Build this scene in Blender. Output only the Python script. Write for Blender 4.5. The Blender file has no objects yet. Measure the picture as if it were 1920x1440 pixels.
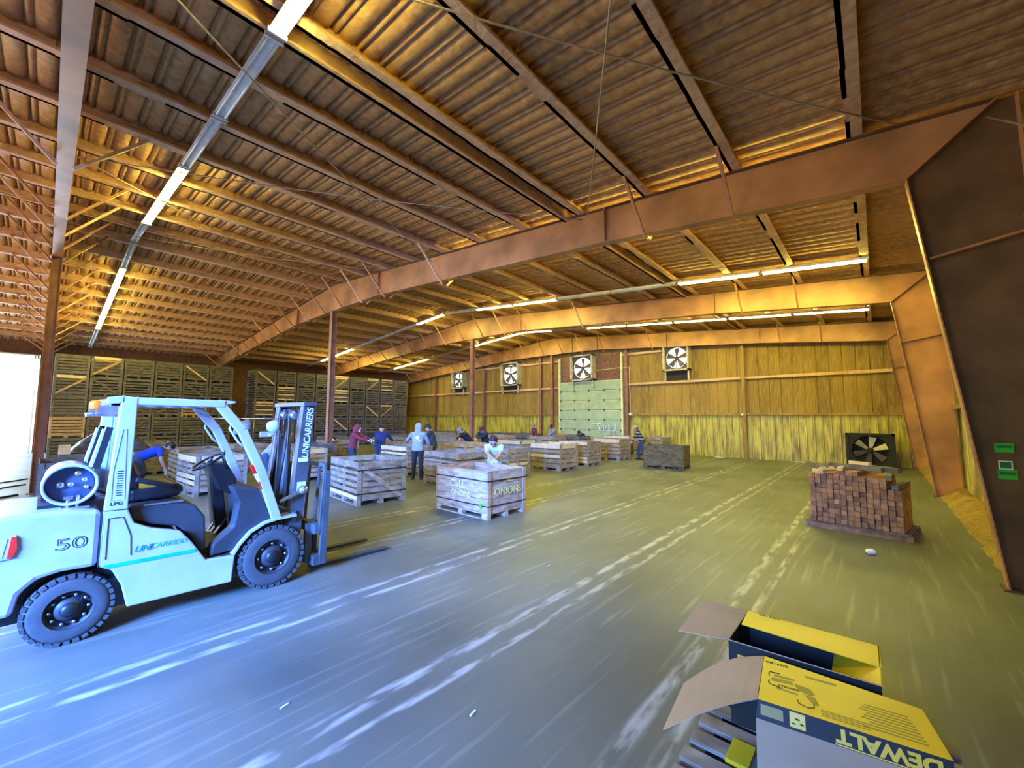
import bpy, bmesh, math, random
from mathutils import Vector, Matrix
random.seed(7)
PI = math.pi
S = bpy.context.scene
C = bpy.context.collection

# ------------------------------------------------------------------ camera
cam_d = bpy.data.cameras.new('camera'); cam = bpy.data.objects.new('camera', cam_d); C.objects.link(cam)
yaw, pit, rol = math.radians(41.43), math.radians(4.70), math.radians(0.19)
cF = Vector((-math.sin(yaw)*math.cos(pit), math.cos(yaw)*math.cos(pit), math.sin(pit)))
cR = Vector((math.cos(yaw), math.sin(yaw), 0)); cU = cR.cross(cF)
cR, cU = math.cos(rol)*cR+math.sin(rol)*cU, -math.sin(rol)*cR+math.cos(rol)*cU
M = Matrix((cR, cU, -cF)).transposed().to_4x4(); M.translation = (0, 0, 1.95)
cam.matrix_world = M
cam_d.sensor_width = 36; cam_d.lens = 772.0/1920*36; cam_d.clip_end = 300; cam_d.clip_start = .05
S.camera = cam

# ------------------------------------------------------------------ world, light, exposure
w = bpy.data.worlds.new('sky'); S.world = w; w.use_nodes = True
wt = w.node_tree; bg = wt.nodes['Background']
tcw = wt.nodes.new('ShaderNodeTexCoord'); sxw = wt.nodes.new('ShaderNodeSeparateXYZ'); wt.links.new(tcw.outputs['Generated'], sxw.inputs[0])
rpw = wt.nodes.new('ShaderNodeValToRGB'); wt.links.new(sxw.outputs[2], rpw.inputs[0])
# bright overcast sky above, sunlit tan ground below the horizon
rpw.color_ramp.elements[0].position = 0.0; rpw.color_ramp.elements[0].color = (1.0,.74,.50,1)
rpw.color_ramp.elements[1].position = 0.03; rpw.color_ramp.elements[1].color = (.60,.78,1.0,1)
wt.links.new(rpw.outputs[0], bg.inputs[0]); bg.inputs[1].default_value = 2.1
S.view_settings.view_transform = 'Standard'; S.view_settings.look = 'None'
S.view_settings.exposure = 1.22; S.view_settings.gamma = 1; S.view_settings.use_curve_mapping = False
TUBE = 55.0
def area(name, loc, target, sx, sy, power, col, spread=180):
    d = bpy.data.lights.new(name, 'AREA'); d.shape = 'RECTANGLE'; d.size = sx; d.size_y = sy
    d.energy = power; d.color = col
    d.spread = math.radians(spread)
    o = bpy.data.objects.new(name, d); C.objects.link(o); o.location = loc
    o.rotation_euler = (Vector(target)-Vector(loc)).to_track_quat('-Z', 'Y').to_euler()
    return o
# daylight through the left truck door, and an added blue fill behind the camera
area('daylight_left_door', (-33.7, -4.2, 2.7), (-10, 1, 1.0), 6.0, 4.6, 1000, (0.55, 0.72, 1.0))
area('added_rear_fill', (-1.9, -7.4, 4.1), (-7.0, 1.6, 0.0), 4.6, 1.9, 1150, (0.10, 0.28, 1.0), 70)  # added blue fill lamp, set at a made-up high opening

# ------------------------------------------------------------------ materials
def nmat(name):
    m = bpy.data.materials.new(name); m.use_nodes = True
    nt = m.node_tree; b = nt.nodes['Principled BSDF']; return m, nt, b
def mix_noise(nt, c1, c2, scale, vec=(1,1,1), detail=6, lo=.35, hi=.65, coord='Object', dist=0.):
    tc = nt.nodes.new('ShaderNodeTexCoord'); mp = nt.nodes.new('ShaderNodeMapping')
    mp.inputs['Scale'].default_value = vec
    nt.links.new(tc.outputs[coord], mp.inputs[0])
    n = nt.nodes.new('ShaderNodeTexNoise'); n.inputs['Scale'].default_value = scale; n.inputs['Detail'].default_value = detail
    n.inputs['Distortion'].default_value = dist
    nt.links.new(mp.outputs[0], n.inputs['Vector'])
    r = nt.nodes.new('ShaderNodeValToRGB'); r.color_ramp.elements[0].position = lo; r.color_ramp.elements[1].position = hi
    r.color_ramp.elements[0].color = (*c1, 1); r.color_ramp.elements[1].color = (*c2, 1)
    nt.links.new(n.outputs[0], r.inputs[0])
    return n, r, mp
def bump(nt, b, src, strength, dist=.02):
    bp = nt.nodes.new('ShaderNodeBump'); bp.inputs['Strength'].default_value = strength; bp.inputs['Distance'].default_value = dist
    nt.links.new(src, bp.inputs['Height']); nt.links.new(bp.outputs[0], b.inputs['Normal'])
def plain(name, c, rough=.6, metal=0., var=.12, scale=6, vec=(1,1,1), bmp=0., dist=.01, emit=None, es=0., detail=5):
    m, nt, b = nmat(name)
    c1 = tuple(max(0, x*(1-var)) for x in c); c2 = tuple(min(1, x*(1+var)) for x in c)
    n, r, mp = mix_noise(nt, c1, c2, scale, vec, detail)
    nt.links.new(r.outputs[0], b.inputs['Base Color'])
    b.inputs['Roughness'].default_value = rough; b.inputs['Metallic'].default_value = metal
    if bmp: bump(nt, b, n.outputs[0], bmp, dist)
    if emit:
        b.inputs['Emission Color'].default_value = (*emit, 1); b.inputs['Emission Strength'].default_value = es
    return m
def wood(name, c1, c2, vec=(1.2,1.2,22), rnd=.25, scale=3., bmp=.25):
    m, nt, b = nmat(name)
    n, r, mp = mix_noise(nt, c1, c2, scale, vec, 8, .3, .7, dist=1.2)
    oi = nt.nodes.new('ShaderNodeObjectInfo')
    add = nt.nodes.new('ShaderNodeVectorMath'); add.operation = 'ADD'
    tc = [x for x in nt.nodes if x.type == 'TEX_COORD'][0]
    cmb = nt.nodes.new('ShaderNodeVectorMath'); cmb.operation = 'SCALE'; cmb.inputs[0].default_value = (7, 3, 5)
    nt.links.new(oi.outputs['Random'], cmb.inputs['Scale'])
    nt.links.new(tc.outputs['Object'], add.inputs[0]); nt.links.new(cmb.outputs[0], add.inputs[1])
    nt.links.new(add.outputs[0], mp.inputs[0])
    # board to board tone
    n2 = nt.nodes.new('ShaderNodeTexNoise'); n2.inputs['Scale'].default_value = 4.5; n2.inputs['Detail'].default_value = 1
    nt.links.new(add.outputs[0], n2.inputs['Vector'])
    hs = nt.nodes.new('ShaderNodeHueSaturation')
    mr = nt.nodes.new('ShaderNodeMapRange'); mr.inputs[1].default_value = .3; mr.inputs[2].default_value = .7
    mr.inputs[3].default_value = 1-rnd; mr.inputs[4].default_value = 1+rnd
    nt.links.new(n2.outputs[0], mr.inputs[0]); nt.links.new(mr.outputs[0], hs.inputs['Value'])
    nt.links.new(r.outputs[0], hs.inputs['Color']); nt.links.new(hs.outputs[0], b.inputs['Base Color'])
    b.inputs['Roughness'].default_value = .85
    bump(nt, b, n.outputs[0], bmp, .006)
    return m
MT = {}
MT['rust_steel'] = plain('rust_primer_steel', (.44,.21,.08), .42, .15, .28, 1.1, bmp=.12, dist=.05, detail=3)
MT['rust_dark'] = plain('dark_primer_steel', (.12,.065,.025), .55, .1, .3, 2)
MT['post'] = plain('post_paint', (.27,.12,.075), .5, .1, .2, 3)
MT['wood_grey'] = wood('weathered_grey_wood', (.16,.125,.085), (.40,.335,.25))
MT['wood_dark'] = wood('dark_weathered_wood', (.072,.066,.062), (.195,.178,.162))
MT['wood_pale'] = wood('fresh_pale_wood', (.60,.43,.21), (.78,.62,.36), rnd=.12)
MT['wood_tan'] = wood('tan_wood', (.36,.23,.12), (.55,.38,.22), rnd=.15)
MT['ply'] = wood('plywood_grain', (.28,.18,.11), (.60,.46,.33), vec=(1.,1.,4.2), rnd=.08, scale=2.6)
MT['ply_dark'] = wood('dark_plywood_grain', (.06,.05,.02), (.19,.145,.07), vec=(1.2,1.2,3), rnd=.1)
MT['block'] = wood('timber_end_grain', (.27,.13,.065), (.46,.25,.13), vec=(3,3,3), rnd=.35)
MT['black'] = plain('black_plastic', (.012,.013,.015), .45)
MT['strap'] = plain('black_strap', (.01,.01,.012), .4)
MT['rubber'] = plain('tyre_rubber', (.06,.062,.066), .85, bmp=.1, scale=20)
MT['white_paint'] = plain('machine_white_paint', (.42,.42,.47), .32, 0, .10, 2.2)
MT['cwt'] = plain('counterweight_pale_paint', (.38,.38,.43), .35, 0, .12, 3)
MT['steel_grey'] = plain('mast_grey_steel', (.085,.095,.105), .5, .2, .2, 4)
MT['mid_grey'] = plain('cowl_grey_plastic', (.032,.036,.042), .5, 0, .15, 5)
MT['seat'] = plain('black_vinyl', (.018,.02,.024), .35)
MT['chrome'] = plain('bare_bright_steel', (.6,.62,.65), .25, .9)
MT['teal'] = plain('teal_stripe', (.0,.35,.48), .4)
MT['teal_ink'] = plain('teal_ink', (.02,.22,.20), .4)
MT['ink'] = plain('dark_ink', (.02,.02,.025), .5)
MT['white_ink'] = plain('white_ink', (.8,.82,.82), .5)
MT['red'] = plain('red_lens', (.75,.02,.015), .25)
MT['orange'] = plain('orange_lens', (.9,.16,.01), .25)
MT['orange'].node_tree.nodes['Principled BSDF'].inputs['Emission Color'].default_value = (1,.2,.02,1)
MT['orange'].node_tree.nodes['Principled BSDF'].inputs['Emission Strength'].default_value = .4
MT['brass'] = plain('brass', (.65,.45,.12), .3, .8)
MT['skin'] = plain('skin', (.55,.30,.20), .5, var=.05)
MT['skin_dark'] = plain('tanned_skin', (.36,.19,.12), .5, var=.05)
MT['hair'] = plain('black_hair', (.012,.01,.009), .6)
MT['card'] = plain('brown_cardboard', (.50,.37,.22), .8, 0, .06, 3)
MT['card_print'] = plain('yellow_printed_card', (.86,.63,.02), .38, 0, .05, 2)
MT['card_black'] = plain('black_printed_card', (.014,.018,.012), .6)
MT['card_grey'] = plain('worn_olive_print', (.36,.29,.04), .5)
MT['tube_off'] = plain('unlit_tube_glass', (.62,.64,.6), .3)
MT['housing'] = plain('light_housing_metal', (.7,.7,.66), .4, .1)
MT['green_tag'] = plain('green_sticker', (.03,.42,.02), .4)
MT['green_dark'] = plain('dark_green_print', (.0,.16,.03), .4)
MT['white'] = plain('white_plastic', (.8,.8,.78), .5)
MT['door_green'] = plain('pale_green_door_panel', (.36,.47,.27), .6, 0, .1, 3)
MT['door_white'] = plain('raised_door_panel', (.8,.82,.85), .5)
MT['pale_trim'] = plain('pale_yellow_trim', (.70,.68,.36), .5)
MT['fan_box'] = wood('fan_frame_wood', (.42,.36,.20), (.62,.56,.36))
MT['fan_metal'] = plain('dirty_fan_blade', (.10,.08,.06), .6)
MT['fan_dark'] = plain('black_fan_case', (.02,.02,.018), .85)
MT['fan_wedge'] = plain('bare_fan_blade', (.35,.33,.22), .4, .3)
MT['snow'] = plain('bright_outdoor_ground', (.9,.9,.88), .9, 0, .05, 1)
MT['cable'] = plain('black_cable', (.01,.012,.02), .5)
MT['rod'] = plain('bracing_rod_steel', (.42,.32,.20), .5, .3)
MT['tarp'] = plain('dark_crumpled_tarp', (.05,.055,.09), .45, 0, .5, 7, bmp=.8, dist=.05)
MT['navy_paint'] = plain('blue_white_paint', (.42,.58,.78), .3)
tube, nt_, b_ = nmat('lit_fluorescent_tube')
b_.inputs['Base Color'].default_value = (1,1,.8,1)
b_.inputs['Emission Color'].default_value = (.98, .89, .18, 1); b_.inputs['Emission Strength'].default_value = TUBE
MT['tube'] = tube
MT['tank_blue'] = plain('tank_end_blue', (.10,.14,.26), .5)

def foam(name, c1, c2, c3, vec=(1,1,1)):
    m, nt, b = nmat(name)
    n, r, mp = mix_noise(nt, c1, c2, .55, vec, 5, .35, .65)
    n2 = nt.nodes.new('ShaderNodeTexNoise'); n2.inputs['Scale'].default_value = 9; n2.inputs['Detail'].default_value = 8
    nt.links.new(mp.outputs[0], n2.inputs['Vector'])
    mx = nt.nodes.new('ShaderNodeMix'); mx.data_type = 'RGBA'
    mr = nt.nodes.new('ShaderNodeMapRange'); mr.inputs[1].default_value = .4; mr.inputs[2].default_value = .75
    nt.links.new(n2.outputs[0], mr.inputs[0]); nt.links.new(mr.outputs[0], mx.inputs['Factor'])
    nt.links.new(r.outputs[0], mx.inputs['A']); mx.inputs['B'].default_value = (*c3, 1)
    nt.links.new(mx.outputs['Result'], b.inputs['Base Color']); b.inputs['Roughness'].default_value = .75
    bump(nt, b, n2.outputs[0], .7, .03)
    return m
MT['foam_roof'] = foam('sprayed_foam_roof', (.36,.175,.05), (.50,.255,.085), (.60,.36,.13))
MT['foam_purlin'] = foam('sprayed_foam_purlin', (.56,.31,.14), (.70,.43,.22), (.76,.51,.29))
MT['foam_wall'] = foam('sprayed_foam_wall', (.15,.085,.015), (.33,.20,.035), (.40,.27,.06), (2.6,2.6,.22))
MT['foam_left'] = foam('brown_foam_left_wall', (.15,.06,.03), (.22,.10,.05), (.3,.16,.09))
# lower wall sheet: yellowish with vertical grime streaks
m, nt, b = nmat('yellowed_ribbed_sheet')
n, r, mp = mix_noise(nt, (.20,.155,.02), (.56,.47,.06), 3.2, (2.2,2.2,.35), 8, .32, .62)
nt.links.new(r.outputs[0], b.inputs['Base Color']); b.inputs['Roughness'].default_value = .45; bump(nt, b, n.outputs[0], .15)
MT['sheet'] = m
# floor: worn concrete with faded paint lines running along the hall and drag scratches
m, nt, b = nmat('worn_concrete_floor')
n, r, mp = mix_noise(nt, (.075,.088,.078), (.170,.188,.160), .8, (1,.55,1), 10, .3, .7)
tc = nt.nodes.new('ShaderNodeTexCoord'); sx = nt.nodes.new('ShaderNodeSeparateXYZ'); nt.links.new(tc.outputs['Object'], sx.inputs[0])
def mnode(op, a, bb=None, c=None):
    x = nt.nodes.new('ShaderNodeMath'); x.operation = op
    for i, v in enumerate((a, bb, c)):
        if v is None: continue
        if isinstance(v, (int, float)): x.inputs[i].default_value = v
        else: nt.links.new(v, x.inputs[i])
    return x.outputs[0]
wob = nt.nodes.new('ShaderNodeTexNoise'); wob.inputs['Scale'].default_value = .5; nt.links.new(tc.outputs['Object'], wob.inputs['Vector'])
xw = mnode('ADD', sx.outputs[0], mnode('MULTIPLY', mnode('SUBTRACT', wob.outputs[0], .5), .05))
lines = None
for lx, wd in ((-2.72,.05),(-2.50,.035),(-4.26,.04),(-4.47,.035),(-1.25,.05),(-1.03,.035),(-6.0,.03),(-6.2,.03),(-7.35,.045),(-7.56,.035)):
    d = mnode('ABSOLUTE', mnode('SUBTRACT', xw, lx))
    v = mnode('LESS_THAN', d, wd)
    v = mnode('SUBTRACT', 1.0, mnode('SMOOTH_MAX', 0., mnode('MINIMUM', 1., mnode('DIVIDE', mnode('SUBTRACT', d, wd*.6), wd*.8)), .05))
    lines = v if lines is None else mnode('MAXIMUM', lines, v)
wear = nt.nodes.new('ShaderNodeTexNoise'); wear.inputs['Scale'].default_value = 7; wear.inputs['Detail'].default_value = 10
mp2 = nt.nodes.new('ShaderNodeMapping'); mp2.inputs['Scale'].default_value = (1.6,.35,1); nt.links.new(tc.outputs['Object'], mp2.inputs[0]); nt.links.new(mp2.outputs[0], wear.inputs['Vector'])
wr = nt.nodes.new('ShaderNodeMapRange'); wr.inputs[1].default_value = .42; wr.inputs[2].default_value = .6; nt.links.new(wear.outputs[0], wr.inputs[0])
mask = mnode('MULTIPLY', mnode('MAXIMUM', lines, 0.), mnode('MULTIPLY', wr.outputs[0], .62))
scr = nt.nodes.new('ShaderNodeTexNoise'); scr.inputs['Scale'].default_value = 3.0; scr.inputs['Detail'].default_value = 9
mp3 = nt.nodes.new('ShaderNodeMapping'); mp3.inputs['Scale'].default_value = (4.5,.22,1); mp3.inputs['Rotation'].default_value = (0,0,math.radians(4)); nt.links.new(tc.outputs['Object'], mp3.inputs[0]); nt.links.new(mp3.outputs[0], scr.inputs['Vector'])
sr = nt.nodes.new('ShaderNodeMapRange'); sr.inputs[1].default_value = .56; sr.inputs[2].default_value = .74; nt.links.new(scr.outputs[0], sr.inputs[0])
mask2 = mnode('MULTIPLY', sr.outputs[0], .22)
tot = mnode('MAXIMUM', mask, mask2)
mx = nt.nodes.new('ShaderNodeMix'); mx.data_type = 'RGBA'; nt.links.new(tot, mx.inputs['Factor'])
nt.links.new(r.outputs[0], mx.inputs['A']); mx.inputs['B'].default_value = (.62,.62,.55,1)
nt.links.new(mx.outputs['Result'], b.inputs['Base Color']); b.inputs['Roughness'].default_value = .5
bump(nt, b, wear.outputs[0], .12, .01)
MT['floor'] = m

# ------------------------------------------------------------------ mesh builder
class MB:
    def __init__(s): s.v = []; s.f = []; s.m = []; s.sm = []
    def add(s, vs, fs, mi=0, smooth=False):
        o = len(s.v); s.v += [tuple(v) for v in vs]
        for f in fs: s.f.append(tuple(i+o for i in f)); s.m.append(mi); s.sm.append(smooth)
        return s
    def box(s, c, d, mi=0, rot=None):
        hx, hy, hz = d[0]/2, d[1]/2, d[2]/2
        vs = [Vector((x*hx, y*hy, z*hz)) for x in (-1,1) for y in (-1,1) for z in (-1,1)]
        if rot is not None: vs = [rot @ v for v in vs]
        vs = [v+Vector(c) for v in vs]
        return s.add(vs, [(0,1,3,2),(4,6,7,5),(0,4,5,1),(2,3,7,6),(0,2,6,4),(1,5,7,3)], mi)
    def bb(s, a, b, mi=0): return s.box([(a[i]+b[i])/2 for i in range(3)], [abs(a[i]-b[i]) for i in range(3)], mi)
    def beam(s, a, b, wd, ht, up=(0,0,1), mi=0):
        a, b = Vector(a), Vector(b); d = b-a; L = d.length; x = d.normalized()
        u = Vector(up); y = u.cross(x)
        if y.length < 1e-4: y = Vector((1,0,0)).cross(x)
        y.normalize(); z = x.cross(y)
        return s.box((a+b)/2, (L, wd, ht), mi, Matrix((x, y, z)).transposed())
    def prism(s, poly, axis, a, b, mi=0):
        # poly: 2d points; axis 'x': points are (y,z); 'y': (x,z); 'z': (x,y)
        def P(p, t): return {'x': (t, p[0], p[1]), 'y': (p[0], t, p[1]), 'z': (p[0], p[1], t)}[axis]
        n = len(poly); vs = [P(p, a) for p in poly]+[P(p, b) for p in poly]
        fs = [tuple(range(n))[::-1], tuple(range(n, 2*n))]+[(i, (i+1) % n, n+(i+1) % n, n+i) for i in range(n)]
        return s.add(vs, fs, mi)
    def tube(s, pts, rad, n=10, ell=None, side=None, mi=0, smooth=True, caps=True):
        pts = [Vector(p) for p in pts]
        if isinstance(rad, (int, float)): rad = [rad]*len(pts)
        k = len(pts); rings = []
        ref = Vector(side) if side is not None else None
        for i, p in enumerate(pts):
            t = (pts[min(i+1, k-1)]-pts[max(i-1, 0)])
            t = t.normalized() if t.length > 1e-9 else Vector((0,0,1))
            if side is not None: u = Vector(side)-t*Vector(side).dot(t)
            elif ref is None: u = t.orthogonal()
            else: u = ref-t*ref.dot(t)
            if u.length < 1e-5: u = t.orthogonal()
            u.normalize(); v = t.cross(u)
            if side is None: ref = u
            r = rad[i]; a, b = (r, r) if not isinstance(r, tuple) else r
            rings.append([p+u*(a*math.cos(2*PI*j/n))+v*(b*math.sin(2*PI*j/n)) for j in range(n)])
        vs = [q for R in rings for q in R]; fs = []
        for i in range(k-1):
            for j in range(n):
                fs.append((i*n+j, i*n+(j+1) % n, (i+1)*n+(j+1) % n, (i+1)*n+j))
        if caps: fs += [tuple(range(n))[::-1], tuple(range((k-1)*n, k*n))]
        return s.add(vs, fs, mi, smooth)
    def cyl(s, a, b, r, n=20, mi=0, smooth=True): return s.tube([a, b], r, n, mi=mi, smooth=smooth)
    def lathe(s, prof, axis, c, n=36, mi=0, smooth=True, caps=True):
        # prof: (t along axis, r)
        vs = []; k = len(prof)
        for t, r in prof:
            for j in range(n):
                a = 2*PI*j/n; p, q = r*math.cos(a), r*math.sin(a)
                v = {'x': (t, p, q), 'y': (p, t, q), 'z': (p, q, t)}[axis]
                vs.append((v[0]+c[0], v[1]+c[1], v[2]+c[2]))
        fs = [(i*n+j, i*n+(j+1) % n, (i+1)*n+(j+1) % n, (i+1)*n+j) for i in range(k-1) for j in range(n)]
        if caps: fs += [tuple(range(n))[::-1], tuple(range((k-1)*n, k*n))]
        return s.add(vs, fs, mi, smooth)
    def ball(s, c, r, n=14, mi=0, rot=None):
        rx, ry, rz = (r, r, r) if isinstance(r, (int, float)) else r
        vs = []; fs = []; m_ = n//2+1
        for i in range(1, m_):
            th = PI*i/m_
            for j in range(n):
                ph = 2*PI*j/n; vs.append(Vector((rx*math.sin(th)*math.cos(ph), ry*math.sin(th)*math.sin(ph), rz*math.cos(th))))
        vs += [Vector((0,0,rz)), Vector((0,0,-rz))]
        for i in range(m_-2):
            for j in range(n): fs.append((i*n+j, (i+1)*n+j, (i+1)*n+(j+1) % n, i*n+(j+1) % n))
        T = len(vs)-2
        for j in range(n): fs.append((T, j, (j+1) % n)); fs.append((T+1, (m_-2)*n+(j+1) % n, (m_-2)*n+j))
        if rot is not None: vs = [rot @ v for v in vs]
        return s.add([v+Vector(c) for v in vs], fs, mi, True)
    def xform(s, M, start=0): s.v[start:] = [tuple(M @ Vector(v)) for v in s.v[start:]]; return s
    def build(s, name, mats, parent=None, bevel=0., loc=None, remesh=0.):
        me = bpy.data.meshes.new(name); me.from_pydata(s.v, [], s.f)
        if not isinstance(mats, (list, tuple)): mats = [mats]
        for x in mats: me.materials.append(MT[x] if isinstance(x, str) else x)
        me.polygons.foreach_set('material_index', s.m); me.polygons.foreach_set('use_smooth', s.sm)
        bm = bmesh.new(); bm.from_mesh(me); bmesh.ops.recalc_face_normals(bm, faces=bm.faces); bm.to_mesh(me); bm.free()
        me.update()
        o = bpy.data.objects.new(name, me); C.objects.link(o)
        if parent is not None: o.parent = parent
        if loc is not None: o.location = loc
        if bevel:
            md = o.modifiers.new('bevel', 'BEVEL'); md.width = bevel; md.segments = 2; md.limit_method = 'ANGLE'
        if remesh:
            md = o.modifiers.new('remesh', 'REMESH'); md.mode = 'VOXEL'; md.voxel_size = remesh; md.use_smooth_shade = True
            md = o.modifiers.new('smooth', 'SMOOTH'); md.factor = .6; md.iterations = 3
        return o
def tag(o, label, cat, group=None, kind=None):
    if label: o['label'] = label
    if cat: o['category'] = cat
    if group: o['group'] = group
    if kind: o['kind'] = kind
    return o
def struct(o, label=None):
    o['kind'] = 'structure'
    if label: o['label'] = label
    return o
def thing(name, label, cat, loc=(0,0,0), rz=0., group=None):
    o = bpy.data.objects.new(name, None); C.objects.link(o); o.location = loc; o.rotation_euler = (0,0,rz)
    o.empty_display_size = .1
    return tag(o, label, cat, group)
def copy_tree(o, loc, rz=0., label=None, group=None):
    r = o.copy(); C.objects.link(r); r.location = loc; r.rotation_euler = (0,0,rz)
    if label: r['label'] = label
    if group: r['group'] = group
    for ch in list(o.children):
        c = ch.copy(); C.objects.link(c); c.parent = r
        for g in list(ch.children):
            d = g.copy(); C.objects.link(d); d.parent = c
    return r
def text(name, body, size, mat, parent, loc, rot, ext=.001, bold=.0, sx=1., shear=0., align='CENTER'):
    cu = bpy.data.curves.new(name, 'FONT'); cu.body = body; cu.size = size; cu.extrude = ext; cu.offset = bold
    cu.align_x = align; cu.align_y = 'CENTER'; cu.shear = shear
    tmp = bpy.data.objects.new(name, cu); C.objects.link(tmp)
    dg = bpy.context.evaluated_depsgraph_get(); me = bpy.data.meshes.new_from_object(tmp.evaluated_get(dg))
    bpy.data.objects.remove(tmp)
    me.materials.clear(); me.materials.append(MT[mat])
    o = bpy.data.objects.new(name, me); C.objects.link(o); o.parent = parent
    o.location = loc; o.rotation_euler = rot; o.scale = (sx,1,1)
    return o
ORD = ['', 'first','second','third','fourth','fifth','sixth','seventh','eighth','ninth','tenth','eleventh','twelfth','thirteenth','fourteenth','fifteenth','sixteenth','seventeenth','eighteenth','nineteenth','twentieth','twenty-first','twenty-second','twenty-third','twenty-fourth']

# ------------------------------------------------------------------ shell
XR, XL, YB, YF, RX = 1.62, -34.1, -8.0, 22.95, -16.2
def roofz(x, top=7.52): return top-.0833*abs(x-RX)
fl = MB().add([(XL-.1,YB,0),(XR+.1,YB,0),(XR+.1,YF+.1,0),(XL-.1,YF+.1,0)], [(0,1,2,3)]).add([(XL-.1,YB,-.2),(XR+.1,YB,-.2),(XR+.1,YF+.1,-.2),(XL-.1,YF+.1,-.2)], [(3,2,1,0)])
struct(fl.build('floor', 'floor'), 'worn grey concrete floor with faded paint lines')
gd = MB().bb((-75,-45,-.25), (XL-.1, 60,-.02))
struct(gd.build('ground_outside', 'snow'), 'bright ground outside the open left doorway')
# roof: trapezoid ribs running down the slope, sprayed with foam
rf = MB(); ys = []; y = YB
while y < YF:
    ys += [(y,.0), (y+.035,-.028), (y+.10,-.036), (y+.160,-.030), (y+.185,.0), (y+.205,.085), (y+.225,.0), (y+.255,-.026), (y+.280,-.005), (y+.295,.03)]; y += .305
ys.append((YF+.05,0)); xs = [XL-.1]+[-33+1.4*q for q in range(12)]+[RX]+[-15+1.2*q for q in range(14)]+[XR+.1]
random.seed(3)
vs = [(x, yy, roofz(x)+dz+random.uniform(-.006,.006)) for yy, dz in ys for x in xs]; k = len(xs)
rf.add(vs, [(i*k+j, i*k+j+1, (i+1)*k+j+1, (i+1)*k+j) for i in range(len(ys)-1) for j in range(k-1)], 0, True)
rf.add([(XL-.1,YB,roofz(XL)+.12),(RX,YB,7.65),(XR+.1,YB,roofz(XR)+.12),(XR+.1,YF+.1,roofz(XR)+.12),(RX,YF+.1,7.65),(XL-.1,YF+.1,roofz(XL)+.12)], [(0,1,4,5),(1,2,3,4)])
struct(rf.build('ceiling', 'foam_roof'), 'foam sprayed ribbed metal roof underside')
def ribwall(name, mat, x0, x1, z0, z1f, plane, flip, sheet=False, pitch=.305, dep=.035, amp=.008):
    # wall in plane y=plane (or x=plane when flip)
    mb = MB(); ps = []; x = x0
    while x < x1-1e-6:
        w_ = pitch
        ps += [(x,0),(x+w_*.72,0),(x+w_*.78,dep),(x+w_*.94,dep),(x+w_,0)] if sheet else [(x,0),(x+w_*.45,.012),(x+w_*.9,0),(x+w_*.95,-.02)]
        x += pitch
    ps = [p for p in ps if p[0] < x1]+[(x1,0)]
    vs = []
    for px, d in ps:
        d = d+(random.uniform(-amp,amp) if not sheet else 0)
        for z in (z0, z1f(px)):
            vs.append((plane-d, px, z) if flip else (px, plane-d, z))
    mb.add(vs, [(2*i,2*i+2,2*i+3,2*i+1) for i in range(len(ps)-1)])
    return mb.build(name, mat)
struct(ribwall('wall_back', 'foam_wall', XL, XR, 2.17, lambda x: roofz(x)+.05, YF, False, pitch=.46), 'end wall of brown sprayed foam above the ribbed sheet')
struct(ribwall('wall_back', 'sheet', XL, XR, 0, lambda x: 2.17, YF-.02, False, True), 'yellowed ribbed metal sheet low on the end wall')
struct(ribwall('wall_right', 'foam_wall', YB, YF, 2.3, lambda y: roofz(XR)+.05, XR, True, pitch=.46), 'foam covered upper right wall')
struct(ribwall('wall_right', 'sheet', YB, YF, 0, lambda y: 2.3, XR-.02, True, True), 'ribbed metal sheet low on the right wall')
lw = MB().bb((XL-.12,-.32,0),(XL,YF,roofz(XL)+.1)).bb((XL-.12,YB,5.3),(XL,-.32,roofz(XL)+.1)).bb((XL-.12,YB,0),(XL,-7.3,5.3))
struct(lw.build('wall_left', 'foam_left'), 'brown foam left wall behind the stacked bins')
wr_ = MB().bb((-7.5,YB-.1,0),(XR,YB,3.0)).bb((-7.5,YB-.1,5.2),(XR,YB,6.7)).bb((-7.5,YB-.1,3.0),(-4.4,YB,5.2)).bb((.5,YB-.1,3.0),(XR,YB,5.2)).bb((XL,YB-.1,0),(-27,YB,6.6)).bb((-27,YB-.1,5.0),(-7.5,YB,7.6))  # unseen wall: high opening added for the blue fill, doorway sized for light
struct(wr_.build('wall_front', 'foam_wall'), 'unseen wall behind the camera, its doorway and added high opening shaped for light')
# left door: raised sectional panels and track
dl = thing('door_2', 'bright open truck doorway with raised door panels on the left', None); struct(dl)
MB().bb((XL-.02,-7.25,5.05),(XL+.06,-.35,5.3)).build('door_header', 'door_white', dl)
for i in range(4):
    MB().bb((XL+.10+.62*i,-7.0,4.98),(XL+.66+.62*i,-.5,5.03)).build('raised_panel', 'door_white', dl)
MB().beam((XL+.1,-.42,0),(XL+.1,-.42,5.0),.06,.05).beam((XL+.1,-.42,4.95),(XL+2.9,-.42,4.95),.05,.06).build('door_track', 'door_white', dl)

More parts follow.
